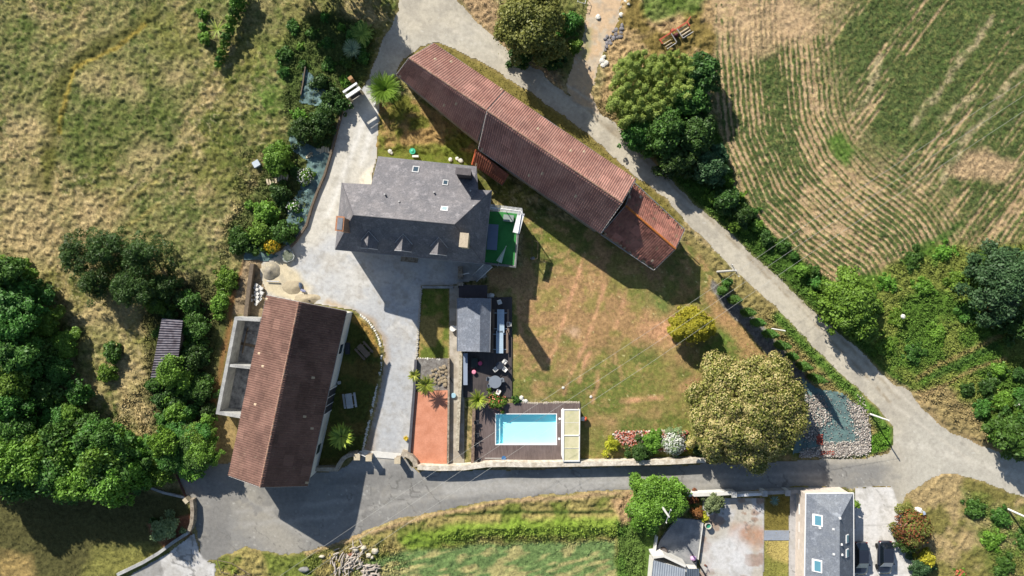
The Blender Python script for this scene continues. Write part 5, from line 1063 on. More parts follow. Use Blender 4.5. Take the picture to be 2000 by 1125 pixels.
# furniture
def slats(m,n,w_,l,z0,z1,x0_=0,gap=.02,y=0):
    s=w_/n
    for i in range(n): m.box(x0_-w_/2+s*(i+.5),y,z0,z1,s-gap,l)
    return m
def picnic(px,py,rz,label,mt,l=1.9,w_=.75,bw=.28,bo=.72,z0=0,n=5,cat='picnic table',group=None,bm=None):
    x,y,_=W(px,py,.7+z0); e=empty('picnic_table',(x,y,z0),rz); tag(e,label,cat,group)
    slats(MB(),n,w_,l,.70,.75).build('tabletop',mt,e,local=True)
    for s in (-1,1): slats(MB(),2,bw,l,.42,.46,s*bo).build('bench_seat',bm or mt,e,local=True)
    for s in (-1,1):
        m=MB(); yy=s*l*.34; m.tube([(-bo,yy,.38),(bo,yy,.38)],.045,4); m.tube([(-w_*.4,yy,.68),(w_*.4,yy,.68)],.04,4)
        m.build('crossbar',mt,e,local=True)
        for t_ in (-1,1): MB().tube([(t_*w_*.3,yy,.7),(t_*bo*.95,yy,0)],.045,4).build('leg',mt,e,local=True)
    return e
WG=mat('weathered_bench_wood',C(146,126,108),.85,.25,3,bmp=.3); WL=mat('pale_bench_wood',C(206,206,204),.7,.15,3,bmp=.2); WB=mat('light_blue_board',C(186,208,224),.6,.1,2,bmp=.1)
picnic(710,685,R(42),'brown wooden picnic table standing diagonally on the shaded lawn',WG)
picnic(682,783,R(8),'pale wooden picnic table on the shaded lawn near the barn wall',WL,l=1.9,w_=.85)
tag(MB().box(0,0,.0,.45,.5,1.4).box(0,0,.45,.5,.6,1.5).build('garden_bench',DGREY),'small dark bench close to the white barn wall','bench').location=W(680,680)
tag(MB().box(0,0,0,.4,.4,.4,.2,.05).build('stool',CONCM),'small grey stool by the barn wall between the picnic tables','stool').location=W(663,747)
picnic(978,627,0,'upper half of the long pale blue slatted dining table on the dark deck',WB,l=3.0,w_=.92,bo=.95,z0=.14,n=6,bm=WG,cat='table',group=None)
picnic(976,668,0,'lower half of the long pale blue slatted dining table on the dark deck',WB,l=2.9,w_=.92,bo=.95,z0=.14,n=6,bm=WG,cat='table')
def chair(px,py,rz,label,mt,z0=.14,group=None):
    x,y,_=W(px,py,z0+.4); e=empty('garden_chair',(x,y,z0),rz); tag(e,label,'chair',group)
    MB().box(0,0,.40,.45,.46,.46,0,.06).build('seat',mt,e,local=True)
    m=MB(); m.add([(-.22,.2,.45),(.22,.2,.45),(.25,.34,.95),(-.25,.34,.95),(-.22,.24,.45),(.22,.24,.45),(.25,.38,.95),(-.25,.38,.95)],[(0,1,2,3),(4,7,6,5),(0,4,5,1),(1,5,6,2),(2,6,7,3),(3,7,4,0)]); m.build('backrest',mt,e,local=True)
    for sx in (-1,1):
        for sy in (-1,1): MB().tube([(sx*.19,sy*.19,.4),(sx*.23,sy*.23,0)],.025,4).build('leg',mt,e,local=True)
        MB().box(sx*.25,.03,.62,.66,.06,.42).build('armrest',mt,e,local=True)
    return e
WP=mat('white_plastic',C(236,234,228),.4,.04,bmp=0); GP=mat('grey_plastic',C(132,140,150),.5,.1,bmp=0)
def rtable(px,py,r_,label,mt,h=.74,z0=.14):
    x,y,_=W(px,py,h+z0); e=empty('round_table',(x,y,z0)); tag(e,label,'table')
    MB().cyl(0,0,h-.04,h,r_,r_,24).build('tabletop',mt,e,local=True); MB().cyl(0,0,.05,h-.043,.05).build('pedestal',mt,e,local=True); MB().cyl(0,0,0,.05,r_*.45,r_*.3,12).build('foot',mt,e,local=True)
    return e
rtable(967,746,.82,'large round grey table on the dark deck',GP); rtable(976,714,.5,'small round dark glass table on the dark deck',mat('dark_glass_top',C(60,64,72),.2,.1,bmp=0,spec=.8))
for x,y,rz,l,mt in ((985,707,R(-40),'white chair at the upper right of the small dark table',WP),(985,720,R(-130),'white chair at the lower right of the small dark table',WP),(969,720,R(130),'white chair at the lower left of the small dark table',WP),(974,764,R(150),'white plastic chair below the large round grey table',WP),(956,740,R(80),'grey chair left of the large round grey table',GP),(958,752,R(110),'grey chair at the lower left of the large round grey table',GP),(979,742,R(-80),'grey chair right of the large round grey table',GP),(976,591,R(20),'white plastic chair above the long dining table',WP),(993,633,R(-90),'white plastic chair right of the long dining table',WP)): chair(x,y,rz,l,mt)
for px,py,l in ((938,709,'dark pink round pouf on the dark deck, the upper one'),(926,726,'pale pink round pouf on the dark deck, the lower one')):
    e=empty('pouf',W(px,py,.14)); tag(e,l,'pouf'); MB().cyl(0,0,0,.38,.26,.28,14).build('cushion',mat('pink_fabric' if py>715 else 'dark_pink_fabric',C(228,110,140) if py>715 else C(200,70,104),.8,.08,bmp=0),e,local=True); MB().cyl(0,0,.383,.42,.27,.2,14).build('top',mat('pale_pink',C(240,150,172),.8,.05,bmp=0) if py>715 else mat('deep_pink',C(206,84,120),.8,.05,bmp=0),e,local=True)
tag(MB().box(0,0,0,.38,.85,1.3,0,.05).build('low_table',mat('dark_green_board',C(50,58,56),.6,.1)),'low dark green table beside the two pink poufs','table').location=W(927,708,.14)
# sun loungers / dark chairs at the left of the pool
for i,(px,py) in enumerate(((932,824),(933,849),(932,868),(936,898))):
    chair(px,py,R(90 if i<3 else 70),('topmost','second','third','lowest')[i]+' black chair in the row at the left of the pool',DGREY,z0=.12)
e=empty('pool_skimmer_net',W(966,895,.13)); tag(e,'pool net on a long pole lying at the lower left of the deck','pool net'); MB().tube([W(947,895,.18),W(982,895,.18)],.03,5).build('pole',WP,e); MB().cyl(*W2(984,895,.18),.14,.22,.3,.3,12).build('net',mat('blue_net',C(60,110,160),.7,.1,bmp=0),e)
# green terrace furniture
tb=empty('dining_table',W(961,463,2.64)); tag(tb,'long blue grey table on the green terrace beside the house wall','table')
x,y,_=W(962,463,3.4); MB().box(x,y,3.38,3.43,1.3,3.2,R(-4)).build('tabletop',mat('blue_grey_top',C(104,120,146),.5,.1),tb)
for sx in (-.5,.5):
    for sy in (-1.4,1.4): MB().tube([(x+sx,y+sy,2.64),(x+sx,y+sy,3.38)],.04,4).build('leg',DGREY,tb)
cb=empty('cushion_box',W(993,426,2.64)); tag(cb,'grey garden box in the upper corner of the green terrace','box'); x,y,_=W(993,426,3.3); MB().box(x,y,2.64,3.15,1.2,.75,R(-6)).build('body',DGREY,cb); MB().box(x,y,3.153,3.2,1.3,.85,R(-6)).build('lid',mat('box_lid',C(150,162,156),.6,.1),cb)
pr=empty('parasol',W(977,505,2.64)); tag(pr,'closed pale parasol leaning on the green terrace','parasol'); p=Vector(W(975,512,2.9)); q=Vector(W(989,480,3.5)); m=MB()
dv=(q-p); sd=Vector((dv.y,-dv.x,0)).normalized()
vs=[];n=10
for i in range(n):
    an=2*math.pi*i/n; rr=.42*(1 if i%2 else .6); vs.append(tuple(p+sd*math.cos(an)*rr+Vector((0,0,math.sin(an)*rr*.6+.1))))
vs.append(tuple(q)); m.add(vs,[(i,(i+1)%n,n) for i in range(n)]+[tuple(range(n))]); m.build('canopy',mat('pale_canvas',C(176,194,180),.8,.1),pr); MB().tube([tuple(p-dv.normalized()*.6+Vector((0,0,-.05))),tuple(q)],.03,5).build('pole',WP,pr)
# garden gate strip, steps between house and annexe
tag(MB().wall([W2(898,520,1.6),W2(898,545,1.6)],.6,0,1.0).box(*W2(899,537,2),0,2.0,.6,.45).box(*W2(899,555,2),0,2.0,.75,.4).build('gate_posts',STONE),'pair of stone posts between the house and the pool house','posts')
tag(MB().tube([W(903,536,1.8),W(916,533,1.8)],.06,5).build('handrail',WP),'short white bar on the stone post behind the house','bar')
e=empty('outdoor_stairs',W(940,532)); tag(e,'pale staircase rising diagonally to the green terrace','stairs')
p=Vector(W(926,545,0)); q=Vector(W(958,517,0)); d=(q-p); L_=d.length; d.normalize(); a_=math.atan2(d.y,d.x); m=MB()
for i in range(12): t_=(i+.5)/12; c_=p+d*L_*t_; m.box(c_.x,c_.y,2.5*t_,2.5*t_+.06,L_/12,.9,a_)
m.build('tread',CONCM,e); sd=Vector((-d.y,d.x,0))
for s in (-1,1): MB().tube([tuple(p+sd*.48*s+Vector((0,0,.1))),tuple(q+sd*.48*s+Vector((0,0,2.6)))],.05,4).build('rail',WP,e)
tag(MB().box(0,0,0,.06,.9,.6).lump(.1,.1,.1,.4,.3,.2,rd).build('garden_clutter',WP),'small pale heap beside the flat annexe','heap').location=W(958,578,.02)
# bouncer frame on lawn
e=empty('wire_frame',W(1043,492)); tag(e,'thin rusty wire pen with a small metal chair on the shaded lawn edge','pen'); m=MB(); qs=[W(1040,470,1),W(1051,472,1),W(1050,505,1),W(1038,508,1)]
for i in range(4): m.tube([qs[i],qs[(i+1)%4]],.02,4); m.tube([qs[i],(qs[i][0],qs[i][1],0)],.02,4)
m.build('frame',WOODG,e); MB().lump(*W2(1040,504,.5),.35,.3,.25,.3,rd,6,3,.3).build('seat',ZINC,e)
# white chairs on path, blue tub
tag(MB().cyl(0,0,0,.5,.32,.38,14).cyl(0,0,.5,.55,.40,.40,14).build('planter',WP),'round white planter on the gravel path beside the pool house','planter').location=W(885,641,.04)
tag(MB().box(0,0,0,.6,.35,.5).build('white_box',WP),'small white box against the pool house wall','box').location=W(892,640,.04)
tag(MB().cyl(0,0,0,.25,.3,.34,14).cyl(0,0,.25,.28,.33,.3,14).build('tub',mat('pale_blue_plastic',C(168,204,218),.4,.05,bmp=0)),'pale blue round tub on the gravel path','tub').location=W(886,772,.04)
tag(MB().tube([(0,0,.1),(.5,-.9,.1)],.05,5).build('pipe',DGREY),'thin dark bar leaning on the wall near the palms','bar').location=W(877,734,.04)
# entrance feature: white steel beam gate near yucca
e=empty('entrance_canopy',W(686,178)); tag(e,'white twin beam canopy at the upper garden entrance','canopy')
p=Vector(W(674,186,2.8)); q=Vector(W(701,168,2.8)); d=(q-p).normalized(); n_v=Vector((-d.y,d.x,0))
for s,wd in ((-.3,.42),(.42,.26)): 
    m=MB(); c_=(p+q)/2+n_v*s; m.box(c_.x,c_.y,2.75,2.95,(q-p).length,wd,math.atan2(d.y,d.x)); m.build('beam',WHITEP,e)
for k in (.08,.92): c_=p.lerp(q,k); MB().box(c_.x,c_.y,0,2.75,.3,.5,math.atan2(d.y,d.x)).build('pillar',CREAM,e)
m=MB(); c_=(p+q)/2; m.box(c_.x,c_.y,.1,2.2,(q-p).length*.8,.06,math.atan2(d.y,d.x)); m.build('panel',DGREY,e)
tag(MB().box(0,0,0,1.7,.55,.45,R(35)).build('stone_pillar',mat('tan_stone',C(186,146,104),.9,.2,3)),'tan stone pillar beside the white twin beam canopy','pillar').location=W(690,160,0)
e=empty('gate_leaf',W(738,205)); tag(e,'tall narrow white gate leaf below the feathery tree','gate'); p=Vector(W(742,197)); q=Vector(W(737,214)); MB().wall([p.to_2d(),q.to_2d()],.12,.1,2.0).build('panel',WHITEP,e); MB().box(q.x,q.y,0,2.2,.16,.16).build('post',WHITEP,e)
# grey cube left
tag(MB().box(0,0,0,.55,.9,.8,R(30),.05).build('pallet_box',mat('pale_box',C(196,206,214),.6,.1)),'pale grey box at the meadow edge left of the big feathery bush','box').location=W(503,321,.05)
e=empty('planter_bed',W(562,500)); tag(e,'octagonal pale planter bed beside the yellow flowers at the driveway','planter'); MB().box(*W2(562,499,.4),0,.5,1.6,1.6,R(25),.35).build('box',mat('mottled_stone',C(190,192,188),.85,.3,3,C(110,120,110),.5,4),e)
MB().box(*W2(562,499,.5),.503,.56,1.25,1.25,R(25),.3).build('soil',mat('mossy_gravel',C(128,132,116),.9,.6,3,C(84,96,74),.6,5),e)
# sand heaps
def heap(px,py,rx,ry,h,mt,label,cat,seed,name='sand_heap'):
    x,y,_=W(px,py); n=34; T,Rr=np.meshgrid(np.linspace(0,2*np.pi,n),np.linspace(0,1,12)); k=1+.22*(fbm(np.cos(T)*30+seed*50,np.sin(T)*30,14,seed,2)-.5)*2
    X=np.cos(T)*Rr*rx/PPM*k; Y=np.sin(T)*Rr*ry/PPM*k; Z_=h*(1-Rr**1.3)*(.7+.6*fbm(X*15+99,Y*15,12,seed,3))-.02*Rr
    o=mesh_np(name,np.stack([X,Y,Z_+.02],-1).reshape(-1,3),gridfaces(*X.shape),mt,smooth=True); o.location=(x,y,.03); return tag(o,label,cat)
SAND=mat('sand',C(180,168,142),.95,.25,1.5,C(156,144,122),bmp=.5); GRV=mat('grey_sand',C(146,140,128),.95,.3,2,C(176,166,142),.6,6)
heap(530,528,19,18,.6,GRV,'larger sand heap with dark debris beside the planter bed','sand heap',2); heap(572,560,22,14,.3,SAND,'spread pale sand heap at the top of the brown barn','sand heap',4); heap(600,583,26,10,.3,SAND,'thin pale sand spill along the barn gable','sand heap',6)
tag(MB().tube([W(521,549,.25),W(545,550,.25)],.08,5).build('beam',ZINC),'grey beam lying below the larger sand heap','beam')
# pallets
for px,py,rz,l in ((507,567,R(55),'upper pale pallet of blocks beside the brown barn'),(499,583,R(50),'lower pale pallet of blocks beside the brown barn')):
    e=empty('block_pallet',W(px,py),rz); tag(e,l,'pallet'); m=MB()
    for i in range(3): m.box(-.45+i*.45,0,0,.14,.1,1.5)
    m.build('pallet',WOODG,e,local=True)
    for i in range(3):
        for j in range(4): 
            if (i*4+j+px)%5: MB().box(-.42+i*.42,-.6+j*.4,.143,.143+.2+((i+j)%2)*.2,.36,.34,rd.uniform(-.15,.15)).build('block',mat('white_block',C(222,220,214),.85,.12,4),e,local=True)
# tarpaulin on sand
m=MB(); m.lump(*W2(587,558,.2),.2,.22,.55,.22,rd,8,4,.25,.1); o1=m.build('tarpaulin',mat('blue_grey_tarp',C(96,112,136),.6,.3,4,C(60,70,90))); tag(o1,'crumpled blue grey tarpaulin on the pale sand','tarpaulin'); MB().lump(*W2(592,568,.2),.2,.4,.2,.2,rd,8,4,.3,-.5).build('fold',mat('violet_tarp',C(140,144,176),.6,.2,4),o1)
tag(MB().tube([W(602,584,.15),W(606,589,.15)],.14,6).build('bucket',BLACK),'black bucket on the driveway beside the barn gable','bucket')
# small items near house
tag(MB().lump(0,0,.15,.3,.3,.25,rd,10,5,.02).cyl(0,0,0,.3,.38,.4,14).build('turtle_sandbox',mat('mint_plastic',C(70,190,150),.4,.1,bmp=0)),'round mint green plastic tub on the grass behind the house','tub').location=W(806,296,.02)
tag(MB().box(0,0,0,.4,.8,.25).build('white_crate',WP),'white crate against the rear wall of the house','crate').location=W(812,306,.02)
stones([(762,296),(765,299),(893,310),(900,314),(880,312),(935,300)],'rubble_stone','pale stone lying on the grass behind the house','stone','pale stones behind the house',.3,WST,9)
stones([(1100,757),(1154,775)],'garden_lamp','small pale garden lamp on the lawn','lamp','small lamps on the lawn',.2,WST,19)
# ================================================================ POLES AND WIRES
POLE=mat('concrete_pole',C(206,204,198),.8,.15,3); WPOLE=mat('wood_pole',C(150,122,98),.85,.3,4)
def pole(bx_,by_,h,mt,label,r0=.16,arm=None,lamp=False):
    x,y,_=W(bx_,by_); e=empty('utility_pole',(x,y,0)); tag(e,label,'pole'); MB().cyl(0,0,-.1,h,r0,r0*.7,8).build('shaft',mt,e,local=True)
    if arm is not None:
        m=MB(); dx,dy=math.cos(arm),math.sin(arm); m.tube([(-dx*.9,-dy*.9,h-.3),(dx*.9,dy*.9,h-.3)],.05,4); m.build('crossarm',ZINC,e,local=True)
        for k in (-.8,0,.8): MB().cyl(dx*k,dy*k,h-.26,h-.02,.05).build('insulator',WP,e,local=True)
    return e
pole(1401,531,7.4,POLE,'concrete utility pole with a crossarm at the upper end of the mulch bed',arm=R(-60))
pole(1507,642,4.4,WHITEP,'short white pole standing among the columnar cypresses',r0=.10)
pole(1698,808,4.6,WHITEP,'white utility pole in the grass at the road corner',r0=.12)
pole(1943,851,6.4,WPOLE,'wooden utility pole in front of the leafy tree at the right edge',r0=.17)
pole(1968,994,5.5,WHITEP,'white pole standing in the lower right meadow',r0=.14)
pole(1279,969,8.0,POLE,'wooden utility pole rising through the large vivid green bush',r0=.17,arm=R(70))
CAB=mat('grey_cable',C(176,176,170),.6,.1,bmp=0)
for k,(lab) in enumerate(('upper','middle','lower')):
    a=Vector(W(2160,52+k*30,8)); b=Vector(W(395,1228+k*34,8)); pts_=[]
    for i in range(41): t_=i/40; p=a.lerp(b,t_); p.z=8-1.2*math.sin(math.pi*((t_*2)%1)); pts_.append(tuple(p))
    tag(MB().tube(pts_,.012,4).build('power_line',CAB),lab+' of the three thin power lines crossing the picture diagonally','power line')
p=Vector(W(1736,818,4.5)); tag(MB().tube([tuple(p),W(1560,850,4.4),W(1410,880,6)],.012,4).build('power_line',BLACK),'thin dark cable running from the white pole at the road corner','power line')
# ================================================================ VEHICLES
def car(px,py,label,suv=False):
    x,y,_=W(px,py,.8); e=empty('parked_car',(x,y,0.04)); tag(e,label,'car'); e.rotation_euler[2]=R(0)
    PAINT=mat('black_car_paint',C(38,42,52),.3,.05,2,bmp=0,spec=.6,coat=1); GL=mat('car_glass',C(22,30,38),.05,.05,bmp=0,spec=.9)
    L=4.3; hw=.9; st=[(-2.15,.55,.55,.62),(-2.05,.74,.40,.74),(-1.7,.86,.32,.84),(-1.1,.90,.30,.92),(0,.91,.30,.95),(1.0,.90,.30,.97),(1.7,.88,.34,.98),(2.02,.80,.40,.92),(2.14,.66,.5,.8)]
    def loft(st,name,mt,par,tap=.86,k=1.0):
        vs=[];fs=[];n=12
        for (yy,w_,z0,z1) in st:
            prof=[(-w_*.9,z0),(-w_,z0+.12),(-w_,(z0+z1)/2),(-w_*.97,z1-.12),(-w_*tap,z1-.02),(-w_*.4,z1+.03),(w_*.4,z1+.03),(w_*tap,z1-.02),(w_*.97,z1-.12),(w_,(z0+z1)/2),(w_,z0+.12),(w_*.9,z0)]
            vs+=[(a,yy,b) for a,b in prof]
        for i in range(len(st)-1):
            for j in range(n): fs.append((i*n+j,i*n+(j+1)%n,(i+1)*n+(j+1)%n,(i+1)*n+j))
        fs+=[tuple(range(n))[::-1],tuple(range((len(st)-1)*n,len(st)*n))]
        return MB().add(vs,fs).build(name,mt,par,local=True,smooth=True)
    loft(st,'body',PAINT,e)
    yc=(-1.02,-.38,1.3,1.88) if not suv else (-1.0,-.36,1.45,1.95)
    w0,w1=.80,.61; zb,zt=.94,1.45+(.15 if suv else 0)
    vs=[(-w0,yc[0],zb),(w0,yc[0],zb),(w0,yc[3],zb),(-w0,yc[3],zb),(-w1,yc[1],zt),(w1,yc[1],zt),(w1,yc[2],zt),(-w1,yc[2],zt)]
    MB().add(vs,[(0,1,5,4),(1,2,6,5),(2,3,7,6),(3,0,4,7),(4,5,6,7),(0,3,2,1)]).build('side_windows',GL,e,local=True,bev=.06)
    WS=mat('windscreen_reflection_tint',C(172,186,192),.12,.15,1,bmp=0,spec=.8)  # paler than the other car glass: sky reflection put into the colour
    for nm_,ya,yb,wa,wb in (('windscreen',yc[0]-.1,yc[1],w0-.04,w1-.02),('rear_window',yc[3]+.06,yc[2]+.04,w0-.08,w1-.04)): MB().shell([(-wa,ya,zb+.03),(wa,ya,zb+.03),(wb,yb,zt+.03),(-wb,yb,zt+.03)],[(0,1,2,3)] if nm_=='windscreen' else [(0,3,2,1)],.03).build(nm_,WS if nm_=='windscreen' else GL,e,local=True)
    MB().prism([(-w1-.02,yc[1]+.02),(w1+.02,yc[1]+.02),(w1+.02,yc[2]),(-w1-.02,yc[2])],zt-.01,zt+.045).build('roof',PAINT,e,local=True,bev=.02)
    for sx in (-1,1):
        for yy in (-1.35,1.35):
            m=MB(); n=16; xx=sx*.80; vs=[(xx+sx*o_,yy+math.cos(2*math.pi*i/n)*.33,.33+math.sin(2*math.pi*i/n)*.33) for o_ in (-.1,.12) for i in range(n)]
            wl=m.add(vs,[tuple(range(n)),tuple(range(n,2*n))[::-1]]+[(i,n+i,n+(i+1)%n,(i+1)%n) for i in range(n)]).build('wheel',mat('tyre_rubber',C(30,30,30),.9,.1),e,local=True)
        MB().box(sx*1.0,-.75,.92,1.06,.2,.14,0,.02).build('wing_mirror',PAINT,e,local=True)
        MB().lump(sx*.66,-1.98,.66,.16,.14,.07,rd,8,4,0).build('headlight',mat('lamp_glass',C(210,214,218),.15,.03,bmp=0),e,local=True)
        MB().box(sx*.68,2.06,.72,.86,.26,.12,0,.02).build('tail_light',mat('red_lens',C(120,16,18),.3,.05,bmp=0),e,local=True)
    return e
car(1682,1091,'black car parked close to the slate house'); car(1729,1089,'black car parked on the open right side of the pale parking area',True)
# farm machine
e=empty('farm_machine',W(1318,72),R(33)); tag(e,'red farm implement with metal bars standing on the dry grass above the bamboo','farm machine')
RED=mat('faded_red_paint',C(206,100,76),.6,.3,3,bmp=.2); STL=mat('pale_steel',C(196,192,186),.5,.2,3,metal=.2)
MB().box(0,.62,.6,.75,4.4,.16).box(-2.1,.35,.6,.78,.14,.7).box(2.1,.35,.6,.78,.14,.7).box(-.1,.75,.55,.9,.5,.3).tube([(2.15,.7,.6),(3.0,1.0,.4)],.06,5).build('frame',RED,e,local=True)
MB().tube([(.5,.6,.75),(.5,-.85,.75)],.06,5).tube([(-.45,.5,.75),(-.45,-.85,.7)],.06,5).tube([(.5,-.85,.75),(2.1,-.85,.7)],.05,5).tube([(-1.9,-.85,.5),(-.5,-.85,.6)],.04,5).build('crossbar',STL,e,local=True)
for yy,x0_,x1_ in ((.3,.6,2.0),(-.05,.65,2.0),(-.45,.6,2.0),(.3,-2.0,-.7),(-.1,-1.9,-.8),(-.5,-1.9,-.9)): MB().tube([(x0_,yy,.4),(x1_,yy,.4)],.11 if x0_>0 else .07,8).build('roller',mat('straw_steel',C(206,188,158),.7,.3,4),e,local=True)
MB().lump(0,.0,.6,.35,.3,.3,rd,8,5,.2).build('gearbox',mat('maroon_metal',C(96,44,48),.6,.2),e,local=True)
for sx in (-1,1): MB().tube([(sx*.9,-.65,.28),(sx*.9,-.85,.28)],.28,12).build('wheel',BLACK,e,local=True)
e=empty('metal_gate_frame',W(1136,3),R(-15)); tag(e,'white metal frame at the top edge by the dirt path','frame'); m=MB()
for a_,b_ in (((-.5,-.5),(.5,-.5)),((.5,-.5),(.5,.6)),((.5,.6),(-.5,.6)),((-.5,.6),(-.5,-.5)),((-.5,0),(.5,0))): m.tube([(*a_,.8),(*b_,.8)],.035,4)
for q in ((-.5,-.5),(.5,-.5),(.5,.6),(-.5,.6)): m.tube([(*q,0),(*q,.8)],.03,4)
m.build('frame',WP,e,local=True)
# rubble beside dirt path
stones([(1178,128),(1176,120),(1179,112),(1183,124)],'white_boulder','whitish boulder beside the dirt path left of the bamboo','boulder','white boulders beside the dirt path',.36,WST,21)
stones(poisson([(1180,75),(1200,60),(1215,50),(1212,72),(1195,82),(1182,100)],6,22,24),'rubble_stone','grey rubble stone in the heap above the white boulders','stone','grey rubble heap by the dirt path',.3,mat('grey_rubble',C(160,156,156),.9,.4,3,C(96,94,100)),22)
stones([(1227,8),(1221,3),(1213,30),(1168,34)],'white_boulder','pale boulder near the top of the dirt path','boulder','pale boulders near the top of the dirt path',.3,WST,23)
# ================================================================ LOGS AND RUBBLE
LOG=mat('bleached_log',C(206,196,182),.9,.35,3,C(150,136,124),.6,6); r=random.Random(31)
logs=[MB().tube([(-.5,0,0),(0,.03,.01),(.5,0,0)],.5*.2,7,.085).build('firewood_log',LOG) for _ in range(3)]; used=[0]*3
def log(x,y,z_,l,rr,a,tilt,label,group):
    k=r.randrange(3); o=logs[k] if not used[k] else logs[k].copy()
    if used[k]: COLL.objects.link(o)
    used[k]=1; o.location=(*W2(x,y),z_); o.scale=(l,rr/.1,rr/.1); o.rotation_euler=(0,tilt,a); tag(o,label,'log',group)
for i in range(90):
    t_=r.random(); x=645+r.gauss(36,17); y=1096+r.gauss(0,11)-(x-680)*.25; x=min(max(x,642),708)
    log(x,y,.12+r.random()*.45,r.uniform(.6,1.1),r.uniform(.06,.11),R(r.choice([80,60,100,35]))+r.uniform(-.4,.4),r.uniform(-.3,.3),'split bleached log in the left heap of firewood','left firewood heap')
for i in range(46): log(r.uniform(709,742),r.uniform(1102,1124),.1+r.random()*.4,r.uniform(.5,1.2),r.uniform(.06,.12),R(r.choice([5,15,-10,70]))+r.uniform(-.2,.2),r.uniform(-.2,.2),'bleached log in the right heap at the bottom edge','right firewood heap')
for k in range(3):
    if not used[k]: bpy.data.objects.remove(logs[k])
RCK=mat('pale_rock',C(206,198,178),.9,.25,3,C(164,154,134),.5,6)
for (x,y,rx,ry,l) in ((695,1072,.42,.36,'round pale tree slice at the upper edge of the log heaps'),(711,1069,.42,.36,'pale block with a dark hole beside the round tree slice'),(733,1075,.5,.46,'large angular pale rock at the right of the log heaps'),(721,1083,.38,.36,'square pale rock in the middle of the log heaps'),(728,1087,.24,.24,'small pale rock touching the square pale rock'),(699,1091,.34,.34,'pale rock between the two log heaps'),(706,1100,.3,.36,'pale rock above the right log heap'),(687,1082,.45,.25,'reddish brown stump among the pale rocks'),(595,1111,.75,.42,'grey split boulder left of the log heaps'),(630,1085,.4,.2,'pale branch bundle left of the log heaps')):
    o=MB().lump(0,0,.25,rx,ry,.34,rd,8,5,.14).build('boulder',RCK if 'reddish' not in l and 'grey' not in l else mat('brown_rock' if 'reddish' in l else 'grey_rock',C(140,96,76) if 'reddish' in l else C(140,140,136),.9,.3,3)); o.location=(*W2(x,y),0); tag(o,l,'boulder')
# rubble field: too many to count
rg=np.random.default_rng(9)
def rubble(name,polys,n,s0,s1,mt,label,tints):
    Vs=[];Ts=[];base=[]
    q=[(math.cos(t),math.sin(t)) for t in np.linspace(0,2*np.pi,6)[:-1]]
    for poly in polys:
        xs=[p[0] for p in poly]; ys=[p[1] for p in poly]; k=0; tot=n//len(polys)
        X=rg.uniform(min(xs),max(xs),tot*4); Y=rg.uniform(min(ys),max(ys),tot*4); ins=sdist(X+4*rg.normal(size=X.size),Y+4*rg.normal(size=X.size),poly)<0; X=X[ins][:tot];Y=Y[ins][:tot]; base.append(np.stack([X,Y],-1))
    B=np.concatenate(base); n=len(B); s=rg.uniform(s0,s1,n); a=rg.uniform(0,6.28,n); el=rg.uniform(.5,1,n); V=np.zeros((n,10,3))
    for j,(cx_,cy_) in enumerate(q):
        for t_,zz,kk in ((0,0,1),(5,.7,.62)):
            X=cx_*s*kk*rg.uniform(.8,1.2,n); Y=cy_*s*el*kk*rg.uniform(.8,1.2,n); V[:,j+t_,0]=X*np.cos(a)-Y*np.sin(a)+(B[:,0]-1000)/PPM; V[:,j+t_,1]=X*np.sin(a)+Y*np.cos(a)+(562.5-B[:,1])/PPM; V[:,j+t_,2]=zz*s*rg.uniform(.8,1.3,n)+.16
    F=[]
    for j in range(5): F.append([j,(j+1)%5,(j+1)%5+5,j+5])
    F+= [[5,6,7,8],[5,8,9,9]]; F=np.array(F[:6]); FF=(F[None]+np.arange(n)[:,None,None]*10).reshape(-1,4)
    tr=(np.array([5,8,9])[None]+np.arange(n)[:,None]*10); tc_=np.array(tints)[rg.integers(0,len(tints),n)]*rg.uniform(.7,1.15,n)[:,None]
    FF=np.concatenate([FF,np.concatenate([tr,tr[:,:1]*0+tr[:,2:3]+0],1)[:0]]) 
    o=mesh_np(name,V.reshape(-1,3),FF,mt,attrs={'paint':('FLOAT_COLOR',np.repeat(tc_,10,0))}); return tag(o,label,'stones',kind='stuff')
M_RUB=painted('rubble_rock',.4,.2,.9,9,.02)
PALE=[C(196,188,176),C(180,168,158),C(220,214,204),C(140,134,130),C(166,156,146)]
rubble('rubble_stones',[[(1575,770),(1600,770),(1625,820),(1600,835),(1590,860),(1575,862),(1560,820)],[(1652,770),(1680,780),(1700,830),(1700,880),(1680,885),(1672,840),(1660,800)],[(1605,862),(1660,862),(1700,868),(1695,884),(1600,892),(1570,892),(1560,885),(1600,882)],[(1560,885),(1600,875),(1690,872),(1690,884),(1560,893)]],4600,.05,.14,M_RUB,'pale broken rubble stones edging the weed membrane at the road corner',PALE)
rubble('loose_gravel',[[(1560,760),(1640,765),(1690,800),(1700,880),(1560,890)]],500,.04,.1,M_RUB,'loose grey gravel scattered over the membrane at the road corner',[C(150,148,144),C(176,168,156),C(120,122,124)])
rubble('red_rubble',[[(1594,848),(1604,848),(1606,868),(1594,868)],[(1600,880),(1630,880),(1630,888),(1600,888)]],200,.07,.16,M_RUB,'reddish broken tile pieces among the pale rubble',[C(190,100,84),C(160,80,66)])
rubble('brick_chips',[[(1200,845),(1230,842),(1300,842),(1345,840),(1345,880),(1290,880),(1240,868),(1205,862)]],1500,.06,.14,M_RUB,'red and pink brick chips mulching the border by the road wall',[C(212,126,106),C(196,110,90),C(228,176,160),C(220,210,200)])
stones(along([(1198,848),(1230,843),(1275,842),(1330,840)],5),'border_stone','pale border stone along the top of the red brick chip bed','stone','pale border stones above the brick chip bed',.15,WST,25)
